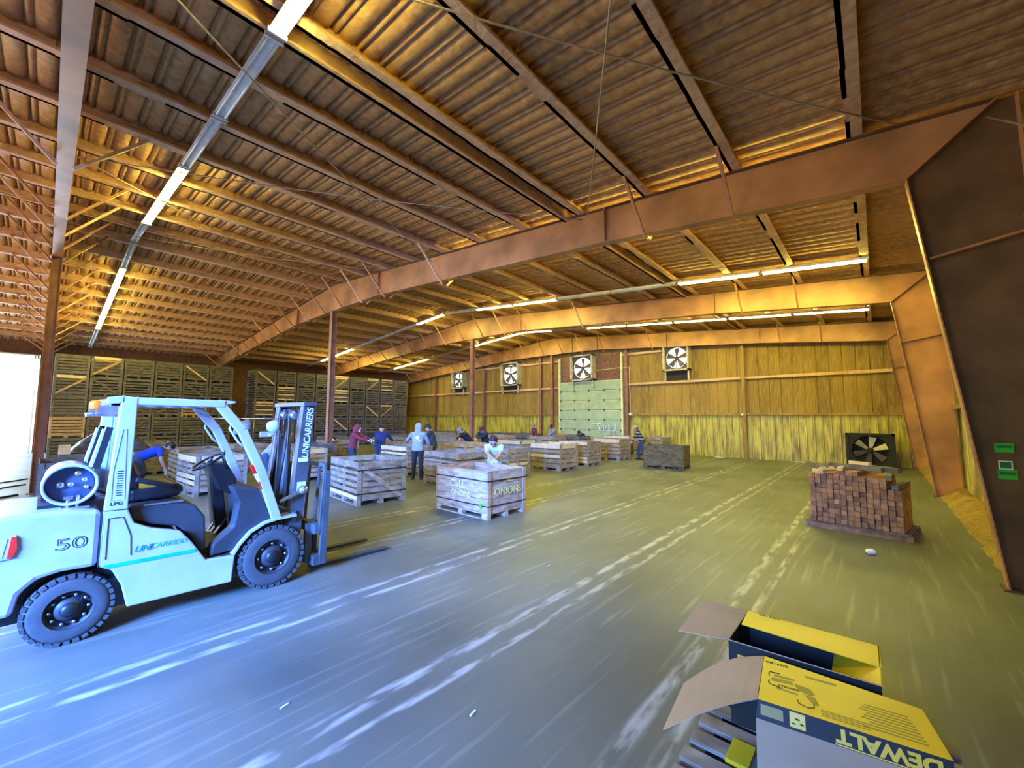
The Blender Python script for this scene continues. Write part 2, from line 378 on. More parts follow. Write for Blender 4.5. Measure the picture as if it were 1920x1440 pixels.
# end wall girts, posts, trim
for z in (2.17, 3.95, 5.75):
    g_ = MB()
    segs = [(XL+.05,-15.95),(-11.2,XR)] if z < 5 else [(-25.5, -7.4 if z < 6 else XR)]
    if z > 5: segs = [(-24,-15.9),(-11.3,-8.9)]
    for a, b in segs:
        zz = 0
        x = a
        while x < b:
            x2 = min(b, x+1.3); g_.bb((x,YF-.16,z-.06+random.uniform(-.012,.012)),(x2,YF-.02,z+.06+random.uniform(-.012,.012))); x = x2
    struct(g_.build('trim_1', 'foam_purlin' if z > 3 else 'foam_wall'), 'foam coated wall girt %.1f m up the end wall' % z)
endposts = [(-29,'post_left'),(-23,''),(-17.4,''),(-11.0,''),(-4.85,'')]
for i, (x, _) in enumerate(endposts):
    p = MB().bb((x-.09,YF-.28,0),(x+.09,YF-.26,roofz(x)-.25)).bb((x-.09,YF-.1,0),(x+.09,YF-.08,roofz(x)-.25)).bb((x-.012,YF-.26,0),(x+.012,YF-.1,roofz(x)-.25))
    o = p.build('wall_post', 'post' if i < 4 else 'foam_wall')
    struct(o, 'steel post on the end wall')
for x in (-26.0,-20.4,-16.1,-8.0,-1.6):
    pass
# right wall girts
for z, a, b in ((2.25,YB,YF),(4.3,YB,YF)):
    struct(MB().bb((XR-.2,a,z-.05),(XR-.03,b,z+.06)).build('trim_2', 'foam_wall'), 'girt along the right wall')
# rubble curb of old foam and dirt along the right wall foot
cb = MB(); random.seed(5); n1 = 90; rows = []
for i in range(n1+1):
    y = 7.9+i*(14.8/n1); h0 = .16+.1*random.random()
    for t, zf in ((0,1.0),(.35,.95),(.7,.5),(1,0.)):
        rows.append((XR-.06-t*(.42+.08*random.random()), y, max(0.0, h0*zf+random.uniform(-.03,.03)) if t < 1 else -.01))
cb.add(rows, [(i*4+j, i*4+j+1, (i+1)*4+j+1, (i+1)*4+j) for i in range(n1) for j in range(3)], 0, False)
struct(cb.build('baseboard_right', 'foam_wall'), 'crumbly foam and dirt curb along the right wall foot')
# end wall truck door
dd = thing('door_1', 'closed pale green sectional door in the end wall', None); struct(dd)
dx0, dx1, dy = -15.76, -11.38, YF-.16
zt = 4.3; np_ = 7
for i in range(np_):
    z0 = i*zt/np_; z1 = (i+1)*zt/np_
    pn = MB().bb((dx0,dy-.03,z0+.012),(dx1,dy+.02,z1-.012))
    o = pn.build('door_panel', 'door_green', dd, bevel=.006)
    MB().bb((dx0+.04,dy-.055,z1-.06),(dx1-.04,dy-.03,z1-.02)).build('panel_rail', 'pale_trim', o)
    if i < np_-1:
        hg = MB()
        for q in range(5): hg.bb((dx0+.05+q*(dx1-dx0-.1)/4-.04,dy-.07,z1-.09),(dx0+.05+q*(dx1-dx0-.1)/4+.04,dy-.055,z1+.06))
        hg.build('panel_hinges', 'rust_dark', o)
for x in (dx0-.06, dx1+.06):
    MB().bb((x-.06,dy-.08,0),(x+.06,dy+.06,5.9)).build('door_jamb', 'pale_trim', dd)
MB().bb((dx0,dy+.105,4.3),(dx1,dy+.13,5.9)).build('panel_above_door', 'foam_left', dd)
# white painted scrawl low on door
sc = MB(); zz = [(-13.25,1.75),(-12.85,1.62),(-13.15,1.3)]
def stroke(pts, r=.03):
    sc.tube([(x, dy-.06, z) for x, z in pts], r, 6)
stroke([(-13.4,1.62),(-12.75,1.62)]); stroke([(-13.0,1.55),(-12.8,1.15)]); stroke([(-12.75,1.1),(-12.6,1.58),(-12.5,1.1),(-12.4,1.5)]); stroke([(-12.25,1.62),(-12.15,.98),(-11.95,1.55),(-11.85,1.0),(-11.72,1.6)])
sc.build('white_scrawl', 'white_ink', dd)
# ------------------------------------------------------------------ frames
def frame(Y, idx, label, braces=True, cam_side=-1):
    t = thing('steel_frame', label, 'steel frame', (0, Y, 0), 0, 'rusty steel frames spanning the hall')
    top = lambda x: 7.3-.0833*abs(x-RX)
    botR = [(.46,5.13),(-4.0,5.56),(-12.75,6.18),(RX,6.2)]
    mir = lambda p: (2*RX-p[0], p[1])
    poly = [(1.3,top(1.3)),(RX,7.3)]+[mir((1.3,top(1.3)))]+[mir(p) for p in botR[:3]]+[botR[3]]+botR[2::-1]
    MB().prism(poly, 'y', -.006, .006).build('rafter_web', 'rust_steel', t)
    chain = botR+[mir(p) for p in botR[2::-1]]
    fb = MB()
    for a, b in zip(chain[:-1], chain[1:]): fb.beam((a[0],0,a[1]),(b[0],0,b[1]),.19,.016,(0,0,1))
    fb.build('bottom_flange', 'rust_steel', t)
    ft = MB()
    for a, b in (((1.3,top(1.3)),(RX,7.3)),((RX,7.3),mir((1.3,top(1.3))))): ft.beam((a[0],0,a[1]),(b[0],0,b[1]),.19,.016)
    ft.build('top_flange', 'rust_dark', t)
    for sgn, nm in ((1,0),(-1,1)):
        mm = (lambda p: p) if sgn == 1 else mir
        cp = [(1.04,0),(.46,5.13),(1.3,top(1.3)),(1.45,top(1.45)),(1.5,0)]
        col = MB().prism([mm(p) for p in cp], 'y', -.006, .006)
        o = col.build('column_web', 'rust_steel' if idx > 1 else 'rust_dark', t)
        fl_ = MB()
        for a, b in (((1.04,0),(.46,5.13)),((1.5,0),(1.45,top(1.45))),((.46,5.13),(1.3,top(1.3)))):
            a, b = mm(a), mm(b); fl_.beam((a[0],0,a[1]),(b[0],0,b[1]),.2,.016,(1,0,.2))
        fl_.build('column_flange', 'rust_steel', t)
        a, b = mm((.62,4.0)), mm((1.48,4.15)); MB().beam((a[0],-.05,a[1]),(b[0],-.05,b[1]),.1,.03).build('web_stiffener', 'rust_steel', t)
        a = mm((1.27,.012)); MB().box((a[0],0,.012),(.56,.24,.024)).build('base_plate', 'rust_dark', t)
    for x in (-4.0,-12.75,-19.65,-28.4):
        zb = [c for c in (5.56 if x in (-4.0,-28.4) else 6.18,)][0]
        MB().bb((x-.01,-.1,zb),(x+.01,-.006,top(x))).build('web_stiffener', 'rust_steel', t)
    if braces:
        for i in range(1, 22):
            x = -.1-1.52*i
            if i in (3,4) : continue
            if x > -12 and i not in (1,2,6,8): continue
            zb = 5.13+(6.2-5.13)*(1-abs(x-RX)/16.66) ; 
            for s_ in ((-1,1) if idx < 2 else (-1,)):
                br = MB().beam((x, s_*.09, zb+.05),(x, s_*.95, top(x)+.02),.045,.045)
                br.build('flange_brace', 'rust_steel' if i % 3 else 'foam_purlin', t)
    # centre post
    pz = 6.19
    p = MB().bb((RX-.1,-.1,0),(RX+.1,-.085,pz)).bb((RX-.1,.085,0),(RX+.1,.1,pz)).bb((RX-.01,-.085,0),(RX+.01,.085,pz)).bb((RX-.15,-.15,0),(RX+.15,.15,.02)).bb((RX-.13,-.13,pz-.02),(RX+.13,.13,pz))
    p.build('centre_post', 'post', t)
    return t
FY = [-.03, 7.47, 15.13, 22.45]
frame(FY[0], 0, 'nearest rusty steel frame crossing the roof at the left edge of the photo')
frame(FY[1], 1, 'large rusty steel frame arching from the right column with green stickers')
frame(FY[2], 2, 'second steel frame beyond the near arch, behind the first row of lights')
frame(FY[3], 3, 'farthest steel frame standing against the end wall')
# purlins
for i in range(1, 24):
    x = .75-1.52*(i-1) if i > 1 else .75
    x = .9-1.0 -1.525*(i-1) if i > 1 else 0.05-.14
    x = -.09-1.525*(i-1)
    if abs(x-RX) < .4: x = RX+.35
    if x < -33.6: continue
    z1 = roofz(x)+.03; zb = roofz(x)-.22; pl = MB(); y = YB+.1
    random.seed(i)
    while y < YF-.1:
        y2 = min(YF-.1, y+.55); j = random.uniform(-.010,.010); k_ = random.uniform(-.006,.006)
        sg = 1 if x > RX else -1
        pl.bb((x-.024+j,y,zb+k_),(x+.026+j,y2,z1)); pl.bb((x-.024+j,y,zb+k_),(x+sg*.15,y2,zb+.04+k_)); y = y2
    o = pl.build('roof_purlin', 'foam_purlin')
    tag(o, 'foam coated roof purlin along the hall, %s counting from the right wall' % ORD[i], 'purlin', 'roof purlins')
# extra purlin beside the ridge on the near side, plus eave struts
for x, l in ((-5.0,'thin second purlin lapped beside the fourth purlin from the right wall'),(-15.3,'ridge purlin just right of the roof peak')):
    z1 = roofz(x)-.02
    tag(MB().bb((x-.03,YB+.1,z1-.24),(x+.03,YF-.1,z1)).bb((x-.03,YB+.1,z1-.24),(x+.08,YF-.1,z1-.21)).build('roof_purlin', 'foam_purlin'), l, 'purlin', 'roof purlins')
# bracing rods under the roof
rz = lambda x: 7.2-.0833*abs(x-RX)
rods = [((-4.7,0.0),(-9.75,7.4),'thin rod crossing the near roof bay down to the arch, right of the lamp strip'),
 ((-10.8,0.0),(-4.5,7.35),'long slack rod crossing below the near lamp strip to the arch'),
 ((-10.7,0.05),(-15.8,7.35),'thin rod slanting left from the near frame behind the lamp strip'),
 ((-16.4,.05),(-22.4,7.35),'thin rod in the left half of the near roof bay'),
 ((-16.2,.05),(-11.9,7.35),'thin rod from the peak toward the middle of the arch'),
 ((-4.6,.05),(.4,7.1),'thick pale rod crossing the top right of the roof'),
 ((.3,.3),(-4.35,7.3),'upright looking cable crossing the pale rod at the top right')]
for a, b, l in rods:
    pts = []
    for q in range(9):
        u = q/8; x = a[0]+(b[0]-a[0])*u; y = a[1]+(b[1]-a[1])*u; pts.append((x, y, rz(x)-.05-.12*math.sin(PI*u)))
    tag(MB().tube(pts, .011, 6).build('bracing_rod', 'rod'), l, 'rod', 'roof bracing rods')
tag(MB().tube([(1.2,7.36,5.62),(1.3,6.1,4.72),(1.42,4.5,3.6)], .012, 6).build('bracing_rod', 'rod'), 'thin rod slanting from the top of the big right column', 'rod', 'roof bracing rods')
# ------------------------------------------------------------------ light strips
def fixture_proto(lit):
    t = thing('fluorescent_light', None, 'ceiling light')
    MB().bb((-1.14,-.055,.025),(1.14,.055,.09)).bb((-1.14,-.085,.018),(1.14,.085,.03)).build('housing', 'housing', t)
    for y in (-.055,.055): MB().cyl((-1.1,y,0),(1.1,y,0),.019,10).build('tube', 'tube' if lit else 'tube_off', t)
    for x in (-1.12,1.12): MB().bb((x-.015,-.10,-.025),(x+.015,.10,.03)).build('end_cap', 'housing', t)
    return t
lit_p, off_p = fixture_proto(True), fixture_proto(False)
used = {True: False, False: False}
def fixture(x, y, lit, label):
    r_ = lit_p if lit else off_p
    o = r_ if not used[lit] else copy_tree(r_, (0,0,0)); used[lit] = True
    s_ = 1 if x > RX else -1
    o.location = (x, y, roofz(x)-.315); o.rotation_euler = (0, s_*math.atan(.0833), 0)
    tag(o, label, 'ceiling light', 'lamp strip fixtures')
strips = [(1.47, 'near left lamp strip', None, -1.4, [0,1,0,0,1,1,0,0,1,1,1,1,0,0]),
          (7.95, 'lamp strip hidden behind the near arch', None, -1.1, [1,1,1,1,0,0,0,0,0,0,0,0,0,0]),
          (13.2, 'middle lamp strip', None, -1.08, [1,1,0,0,1,1,0,1,0,0,0,1,1,0]),
          (19.3, 'farthest lamp strip', None, -1.1, [1,1,1,1,1,0,1,1,1,0,0,1,1,0])]
for y, nm, _, x0, pat in strips:
    for i, p in enumerate(pat):
        x = x0-2.33*i
        if x < XL+1: break
        if nm.startswith('lamp strip hidden') and not p: continue
        if nm.startswith('near left') and i < 1: continue
        fixture(x, y, bool(p), '%s fluorescent fixture, %s, %s from right' % ('lit' if p else 'unlit', nm, ORD[i+1]))
# ------------------------------------------------------------------ wall fans
def wallfan(x0, x1, z0, z1, label, deep=.45):
    cx, cz = (x0+x1)/2, (z0+z1)/2; h = (x1-x0)/2; r = h*.84
    t = thing('wall_fan', label, 'exhaust fan', (cx, YF-.05, cz), 0, 'exhaust fans high on the end wall')
    b_ = MB()
    for sx_ in (-1,1): b_.bb((sx_*(h-.05)-.05*1,-deep,-h),(sx_*(h-.05)+.05,0,h))
    for sz in (-1,1): b_.bb((-h,-deep,sz*(h-.04)-.04),(h,0,sz*(h-.04)+.04))
    b_.build('box_frame', 'fan_box', t)
    ring = []; n = 40; f = MB()
    vs = []
    for j in range(n):
        a = 2*PI*j/n; vs.append((r*math.cos(a),-deep*.5,r*math.sin(a)))
    for j in range(n):
        a = 2*PI*j/n; c, s_ = math.cos(a), math.sin(a); q = (h-.06)/max(abs(c),abs(s_)); vs.append((q*c,-deep*.5,q*s_))
    f.add(vs, [(j,(j+1)%n,n+(j+1)%n,n+j) for j in range(n)])
    f.tube([(r*math.cos(2*PI*j/24),-deep*.5+.0,r*math.sin(2*PI*j/24)) for j in range(25)], .02, 6)
    f.build('shroud', 'fan_metal', t)
    bl = MB()
    for q in range(5):
        a = 2*PI*q/5+.35; d = Vector((math.cos(a),0,math.sin(a))); sd = Vector((-math.sin(a),.35,math.cos(a))).normalized()
        p = [d*.06-sd*.05, d*r*.9-sd*.20, d*r*.93+sd*.12, d*.06+sd*.05]
        off = Vector((0,-deep*.42,0)); nn = Vector((0,.012,0))
        bl.add([v+off for v in p]+[v+off+nn for v in p], [(0,1,2,3),(7,6,5,4),(0,1,5,4),(1,2,6,5),(2,3,7,6),(3,0,4,7)])
    bl.cyl((0,-deep*.6,0),(0,-deep*.3,0),.09)
    bl.build('blades', 'fan_metal', t)
    MB().bb((-r,-deep*.55-.02,-.015),(r,-deep*.55+.0,.015)).bb((-.02,-deep*.55-.03,-r),(.02,-deep*.55,0)).build('motor_bracket', 'fan_metal', t)
    hole = MB().bb((-h+.06,-.028,-h+.06),(h-.06,-.024,h-.06))
    hole.build('daylight_louver', 'skyglow', t)
    lg = MB()
    for sx_ in (-1,1): lg.bb((sx_*(h-.08)-.04,-.3,-h-.55),(sx_*(h-.08)+.04,-.2,-h))
    lg.build('support_leg', 'fan_box', t)
    lg2 = MB().bb((-h+.1,-.1,-h-.5),(h-.1,-.04,-h)).build('lower_opening', 'fan_dark', t)
    return t
m, nt, b = nmat('daylit_translucent_louver'); b.inputs['Base Color'].default_value = (.9,.9,.9,1)
b.inputs['Emission Color'].default_value = (.93,.96,1,1); b.inputs['Emission Strength'].default_value = 1.1
MT['skyglow'] = m
wallfan(-8.72,-7.32,4.5,5.98,'boxed wall fan right of the green door, highest on the wall')
wallfan(-14.78,-13.15,4.4,5.9,'glaring wall fan above the pale green door')
wallfan(-21.0,-19.3,4.4,5.9,'wall fan in a pale frame left of the green door')
wallfan(-26.6,-25.2,4.4,5.7,'dark wall fan farthest left, half behind a post')
for x, l in ((-8.4,'thin hanger rod above the boxed wall fan'),(-14.5,'thin hanger rod above the glaring wall fan'),(-20.7,'thin hanger rod above the left wall fan')):
    tag(MB().cyl((x,22.3,5.6),(x,22.3,roofz(x)-.3),.02,8).build('hanger_rod', 'rust_dark'), l, 'rod', 'hanger rods by the end wall fans')
tag(MB().tube([(-12.9,YF-.42,4.9),(-11.3,YF-.42,4.95),(-10.72,YF-.42,4.95),(-10.70,YF-.42,2.2)], .02, 8).build('conduit_pipe', 'pale_trim'), 'thin pale conduit running over the door and down the wall', 'pipe')
tag(MB().bb((-10.77,YF-.48,2.12),(-10.63,YF-.3,2.26)).build('junction_box', 'white'), 'small white electrical box at the foot of the conduit', 'electrical box')
tag(MB().bb((-4.98,YF-.34,2.1),(-4.88,YF-.28,2.2)).build('junction_box', 'white'), 'small white box on the end wall post right of the fan', 'electrical box')
for x, l in ((-6.0,'scrap of white paper on the floor right of the plywood bin by the end wall'),(-2.7,'flat white scrap at the foot of the end wall near the black fan')):
    tag(MB().box((x,22.6,.012),(.42,.12,.02)).build('paper_scrap', 'white'), l, 'paper scrap')

# black drum fan on floor
t = thing('drum_fan', 'large square black fan standing on the floor by the end wall', 'fan', (-.25,22.1,0), 0)
MB().bb((-.76,-.1,0),(-.66,.35,1.37)).bb((.66,-.1,0),(.76,.35,1.37)).bb((-.76,-.1,1.29),(.76,.35,1.37)).bb((-.76,-.1,0),(.76,.35,.1)).build('case', 'fan_dark', t)
sh = MB(); n = 40; vs = []
for j in range(n): a = 2*PI*j/n; vs.append((.58*math.cos(a),-.04,.69+.58*math.sin(a)))
for j in range(n):
    a = 2*PI*j/n; c, s_ = math.cos(a), math.sin(a); q = .68/max(abs(c),abs(s_)); vs.append((q*c,-.04,.69+q*s_*.93))
sh.add(vs, [(j,(j+1)%n,n+(j+1)%n,n+j) for j in range(n)]).bb((-.68,.3,.08),(.68,.34,1.3)).build('shroud', 'fan_dark', t)
for q in range(6):
    a = 2*PI*q/6+.4; d = Vector((math.cos(a),0,math.sin(a))); sd = Vector((-math.sin(a),.3,math.cos(a))).normalized(); c0 = Vector((0,.08,.69))
    p = [c0+d*.1-sd*.05, c0+d*.53-sd*.16, c0+d*.55+sd*.1, c0+d*.1+sd*.05]; nn = Vector((0,.012,0))
    MB().add(p+[v+nn for v in p], [(0,1,2,3),(7,6,5,4),(0,1,5,4),(1,2,6,5),(2,3,7,6),(3,0,4,7)]).build('blade', 'fan_wedge' if q in (0,1,2) else 'fan_metal', t)
MB().cyl((0,.0,.69),(0,.16,.69),.11).build('hub', 'fan_dark', t)

# stickers and frame on the near right column
for (x, z), l in (((1.02,1.62),'upper green sticker on the big rusty right column'),((1.03,1.31),'lower green sticker under the small framed card')):
    t = thing('green_sticker', l, 'sticker', (x+.08,7.452,z), 0)
    MB().bb((-.075,-.004,-.055),(.075,0,.055)).build('sheet', 'green_tag', t)
    MB().bb((-.06,-.006,.0),(.06,-.004,.03)).build('printed_band', 'green_dark', t)
t = thing('framed_card', 'small white framed dark card between the green stickers', 'card', (1.10,7.452,1.42), 0)
MB().bb((-.055,-.008,-.05),(.055,0,.05)).build('frame', 'white', t)
MB().bb((-.043,-.011,-.038),(.043,-.008,.038)).build('card_face', 'green_dark', t)

# ------------------------------------------------------------------ bins
def board_side(mb, L, half, axis, z0, zs, bh, th, mi=0, gapfn=None):
    # boards on the face at +-half, long along L
    for z in zs:
        for s_ in (-1,1):
            j = random.uniform(-.006,.006)
            if axis == 'y': mb.bb((-L/2,s_*half-th/2+j*.3,z),(L/2,s_*half+th/2+j*.3,z+bh+j))
            else: mb.bb((s_*half-th/2+j*.3,-L/2,z),(s_*half+th/2+j*.3,L/2,z+bh+j))
def make_bin(L=1.58, W=1.13, H=.965, mat='wood_grey', fresh=(), brace=1, brace_mat=None, strap=False, nb=6, top_fresh=False, loads=False, solid=False, simple=False, post_mat=None, bh=None):
    t = thing('wooden_bin', None, 'wooden bin')
    z0 = .13; step = (H-z0)/nb; bh = bh or step*(.58 if simple else .67)
    if solid: bh = step-.004
    sides = {'long': [], 'short': []}
    bd = MB(); fr = MB()
    for i in range(nb):
        z = z0+i*step
        for s_ in (-1,1):
            for ax in (0,1):
                tgt = fr if (i, ax, s_) in fresh or (top_fresh and i == nb-1) else bd
                j = random.uniform(-.008,.008); k_ = random.uniform(-.005,.005)
                hh = bh+j if i < nb-1 else H-z
                if ax == 0: tgt.bb((-L/2+.012,s_*(W/2-.012)-.009,z),(L/2-.012,s_*(W/2-.012)+.009+k_,z+hh))
                else: tgt.bb((s_*(L/2-.012)-.009,-W/2+.03,z+k_),(s_*(L/2-.012)+.009,W/2-.03,z+hh))
    bd.build('side_boards', mat, t)
    if fr.v: fr.build('fresh_boards', 'wood_pale', t)
    base = MB()
    base.bb((-L/2,-W/2,.10),(L/2,W/2,.125))
    for y in (-W/2+.05,0,W/2-.05):
        for x in (-L/2+.08,0,L/2-.08): base.bb((x-.07,y-.05,.02),(x+.07,y+.05,.10))
        base.bb((-L/2,y-.05,0),(L/2,y+.05,.02))
    base.build('pallet_base', mat, t)
    pm = post_mat or mat
    for sx_ in (-1,1):
        for sy in (-1,1):
            MB().bb((sx_*(L/2+.010)-.010,sy*(W/2-.045)-.045,0.0),(sx_*(L/2+.010)+.010,sy*(W/2-.045)+.045,H+.004)).build('corner_post', pm, t)
    if not solid and not simple:
        for sy in (-1,1): MB().bb((-.05,sy*(W/2-.03)-.01,.125),(.05,sy*(W/2-.03)+.008,H)).build('middle_upright', pm, t)
    if brace:
        for s_ in (-1,1):
            br = MB()
            a, b = Vector((s_*(L/2+.010), -s_*0-brace*(W/2-.09), H-.12)), Vector((s_*(L/2+.010), brace*(W/2-.09), .1))
            br.beam(a, b, .018, .085, (0,0,1)) if False else br.beam(a, b, .018, .085, Vector((0,b.z-a.z,-(b.y-a.y))).normalized())
            br.build('diagonal_brace', brace_mat or mat, t)
    if strap:
        for z in (.24, H-.20):
            e = .022
            st = MB().bb((-L/2-e,-W/2-.006,z),(L/2+e,-W/2-.001,z+.022)).bb((-L/2-e,W/2+.001,z),(L/2+e,W/2+.006,z+.022)).bb((-L/2-e-.004,-W/2,z),(-L/2-e+.001,W/2,z+.022)).bb((L/2+e-.001,-W/2,z),(L/2+e+.004,W/2,z+.022))
            st.build('steel_strap', 'strap', t)
    return t
random.seed(11)
P = {}
P['a'] = make_bin(mat='wood_dark', brace=1, simple=True)
P['b'] = make_bin(mat='wood_dark', brace=-1, simple=True)
P['c'] = make_bin(mat='wood_dark', brace=0, simple=True)
P['d'] = make_bin(mat='wood_dark', brace=1, brace_mat='wood_pale', simple=True, top_fresh=False)
P['e'] = make_bin(mat='wood_dark', brace=-1, brace_mat='wood_tan', simple=True, top_fresh=True)
P['f'] = make_bin(mat='wood_dark', brace=0, simple=True, fresh=((0,1,1),(2,1,1),(4,1,1),(5,1,1)))
P['g'] = make_bin(mat='wood_tan', brace=0, simple=True)
DESC = {'a':'slatted bin with dark slanting brace','b':'slatted bin with reverse dark brace','c':'plain dark slatted bin','d':'dark bin with pale diagonal','e':'dark bin, tan diagonal, pale rim','f':'dark bin with fresh yellow boards','g':'tan boarded slatted bin'}
first = set()
def place(kk, x, y, z=0., rz=0., label='', group=None):
    if kk not in first:
        o = P[kk]; first.add(kk); o.location = (x,y,z); o.rotation_euler = (0,0,rz)
    else: o = copy_tree(P[kk], (x,y,z), rz)
    tag(o, label, 'wooden bin', group); return o
SX = -28.0-.82
pat1 = ['cgcce','aecac','bcacc','aacbc','dcadb','ccbca']   # per column, bottom to top
pat1 = ['cgcec','bcaae','cbacb','acbba','ccgad','cbcab']
pat2 = ['cbfad','caefc','bcaab','cacbc','adcfe','bcacc','cbdce','acecf','caabc']
TIER = ['bottom tier','second tier','third tier','fourth tier','top tier']
for ci, col in enumerate(pat1):
    for ti, kk in enumerate(col):
        place(kk, SX+random.uniform(-.03,.03), .16+1.17*(ci+.5), ti*.967, 0, '%s, %s, %s stack right of bright doorway' % (DESC[kk], TIER[ti], ORD[ci+1]), 'bins stacked along the left wall')
for ci, col in enumerate(pat2):
    for ti, kk in enumerate(col):
        place(kk, SX+random.uniform(-.03,.03), 8.3+1.2*(ci+.5), ti*.967, 0, '%s, %s, %s stack right of brown wall gap' % (DESC[kk], TIER[ti], ORD[ci+1]), 'bins stacked along the left wall')
# floor bins
random.seed(21)
s1 = make_bin(1.66,1.17,.96,'wood_grey',brace=1,strap=True,bh=.084,brace_mat='ply',fresh=((0,0,-1),)); s1.location = (-9.42,5.33,0); s1.rotation_euler = (0,0,math.radians(-6))
tag(s1, 'grey slatted bin with black straps beside the forklift mast', 'wooden bin')
cu_ = make_bin(1.58,1.10,.915,'ply',brace=0,strap=True,nb=3,solid=True,post_mat='wood_tan'); cu_.location = (-6.43,6.27,0); cu_.rotation_euler = (0,0,math.radians(-1.5))
tag(cu_, 'plywood sided bin with painted yellow writing that the man leans over', 'wooden bin')
MT['yellow_paint'] = plain('faded_yellow_paint', (.72,.66,.22), .6)
text('painted_writing','CULL',.20,'yellow_paint',cu_,(-.08,-.562,.60),(PI/2,0,0),.002,.004)
text('painted_writing','ONIONS',.155,'yellow_paint',cu_,(0.02,-.562,.42),(PI/2,0,0),.002,.002)
text('painted_writing','ONIONS',.20,'yellow_paint',cu_,(.806,.02,.50),(PI/2,0,PI/2),.002,.003)
text('painted_writing','CULL',.13,'yellow_paint',cu_,(.806,.02,.72),(PI/2,0,PI/2),.002,.0)
MB().ball((0.62,-.563,.25),(.045,.004,.05)).build('green_paint_spot','green_tag',cu_)
pb = make_bin(1.50,1.0,.89,'ply_dark',brace=0,nb=2,solid=True); pb.location = (-6.33,16.45,0); pb.rotation_euler = (0,0,math.radians(5))
tag(pb, 'dark plywood bin standing alone right of the striped worker', 'wooden bin')
b3 = make_bin(1.5,1.13,.96,'wood_grey',brace=1,strap=True,post_mat='wood_tan'); b3.location = (-9.42,8.15,0); b3.rotation_euler = (0,0,math.radians(-3))
tag(b3, 'grey slatted bin with tan corner posts behind the writing-marked bin', 'wooden bin')
b4 = make_bin(1.54,1.1,.96,'wood_grey',brace=1,brace_mat='wood_tan',strap=True,fresh=((5,0,-1),(4,0,-1))); b4.location = (-12.65,8.65,0)
tag(b4, 'slatted bin with fresh tan top boards left of the grey hooded worker', 'wooden bin')
b5 = make_bin(1.5,1.13,.96,'wood_grey',brace=1,fresh=((2,1,1),)); b5.location = (-9.55,10.3,0)
tag(b5, 'grey slatted bin just behind the leaning man, right end in view', 'wooden bin')
b6 = make_bin(1.38,1.2,.98,'wood_grey',brace=-1,top_fresh=True,fresh=((2,0,-1),),nb=5); b6.location = (-9.46,13.2,0)
tag(b6, 'grey slatted bin with fresh pale top rim, nearest of the three by the aisle', 'wooden bin')
b7 = make_bin(1.38,1.1,.98,'wood_grey',brace=1,fresh=((0,0,-1),(1,0,-1),(5,0,-1))); b7.location = (-9.55,15.2,0)
tag(b7, 'grey slatted bin between the pale rimmed bin and the striped worker', 'wooden bin')
b8 = make_bin(1.38,1.1,.98,'wood_grey',brace=0,top_fresh=False,nb=5,fresh=((4,0,-1),)); b8.location = (-9.6,18.1,0)
tag(b8, 'brown slatted bin at the feet of the striped worker', 'wooden bin')
P['h'] = make_bin(mat='wood_grey', brace=1); P['i'] = make_bin(mat='wood_grey', brace=0, fresh=((5,0,-1),(5,1,1))); P['j'] = make_bin(mat='wood_tan', brace=-1); P['k'] = make_bin(mat='wood_dark', brace=1)
P['l'] = make_bin(mat='wood_grey', brace=0, fresh=((5,0,-1),(2,0,-1),(1,0,-1),(5,1,1)))
fb_ = [('l',-13.35,3.05,2,'grey bin with fresh yellow boards seen behind the steering wheel'),
 ('k',-13.9,.55,0,'dark bin behind the gas tank of the forklift'),
 ('k',-16.6,.9,0,'dark low bin behind the dark bin near the left doorway'),
 ('h',-16.4,3.3,0,'grey bin behind the worker in the blue shirt'),
 ('h',-19.2,2.6,0,'grey bin second behind the blue shirt worker toward the stacks'),
 ('h',-21.2,2.9,0,'grey bin farthest behind the blue shirt worker near the stacks'),
 ('h',-17.6,5.0,0,'grey bin behind the forklift pillar'),
 ('i',-14.0,5.5,0,'grey bin with pale rim just left of the forklift mast'),
 ('h',-17.4,8.4,0,'grey bin right of the forklift mast piled with odds and ends'),
 ('k',-15.9,6.7,0,'dark bin left of the maroon hooded worker'),
 ('h',-15.4,10.2,0,'grey bin between the maroon and navy workers'),
 ('j',-12.55,11.2,0,'tan grey bin the two dark clad workers lean over'),
 ('i',-12.2,14.0,0,'bin with pale top rail behind the man in the light shirt'),
 ('h',-15.5,13.2,0,'grey bin left of the two leaning dark clad workers'),
 ('h',-18.3,11.6,0,'grey bin two rows behind the navy jacket worker'),
 ('k',-21.0,10.0,0,'dark bin near the left stacks behind the maroon worker'),
 ('h',-18.3,15.0,0,'grey bin in the third row behind the capped worker'),
 ('k',-21.3,13.6,0,'dark bin near the left stacks behind the navy worker'),
 ('j',-16.2,17.2,0,'brown bin left of the far maroon worker'),
 ('h',-13.2,17.8,0,'grey bin in front of the far maroon worker'),
 ('k',-18.8,20.2,0,'upright slatted dark bin against the end wall left of the post'),
 ('h',-21.8,17.6,0,'grey bin in the back left corner row'),
 ('k',-17.0,20.7,0,'dark bin beside the left jamb of the green door'),
 ('j',-14.9,21.7,0,'brown bin in front of the green door'),
 ('i',-10.9,21.6,0,'pale rimmed bin at the right foot of the green door'),
 ('k',-12.6,19.3,0,'dark bin the far crouching worker bends over'),
 ('h',-9.1,21.7,0,'grey bin behind the striped worker by the end wall'),
 ('k',-23.8,19.5,0,'dark bin deepest in the back left corner')]
for kk, x, y, rz_, l in fb_: place(kk, x, y, 0, math.radians(rz_+random.uniform(-2,2)), l, 'bins scattered over the floor')
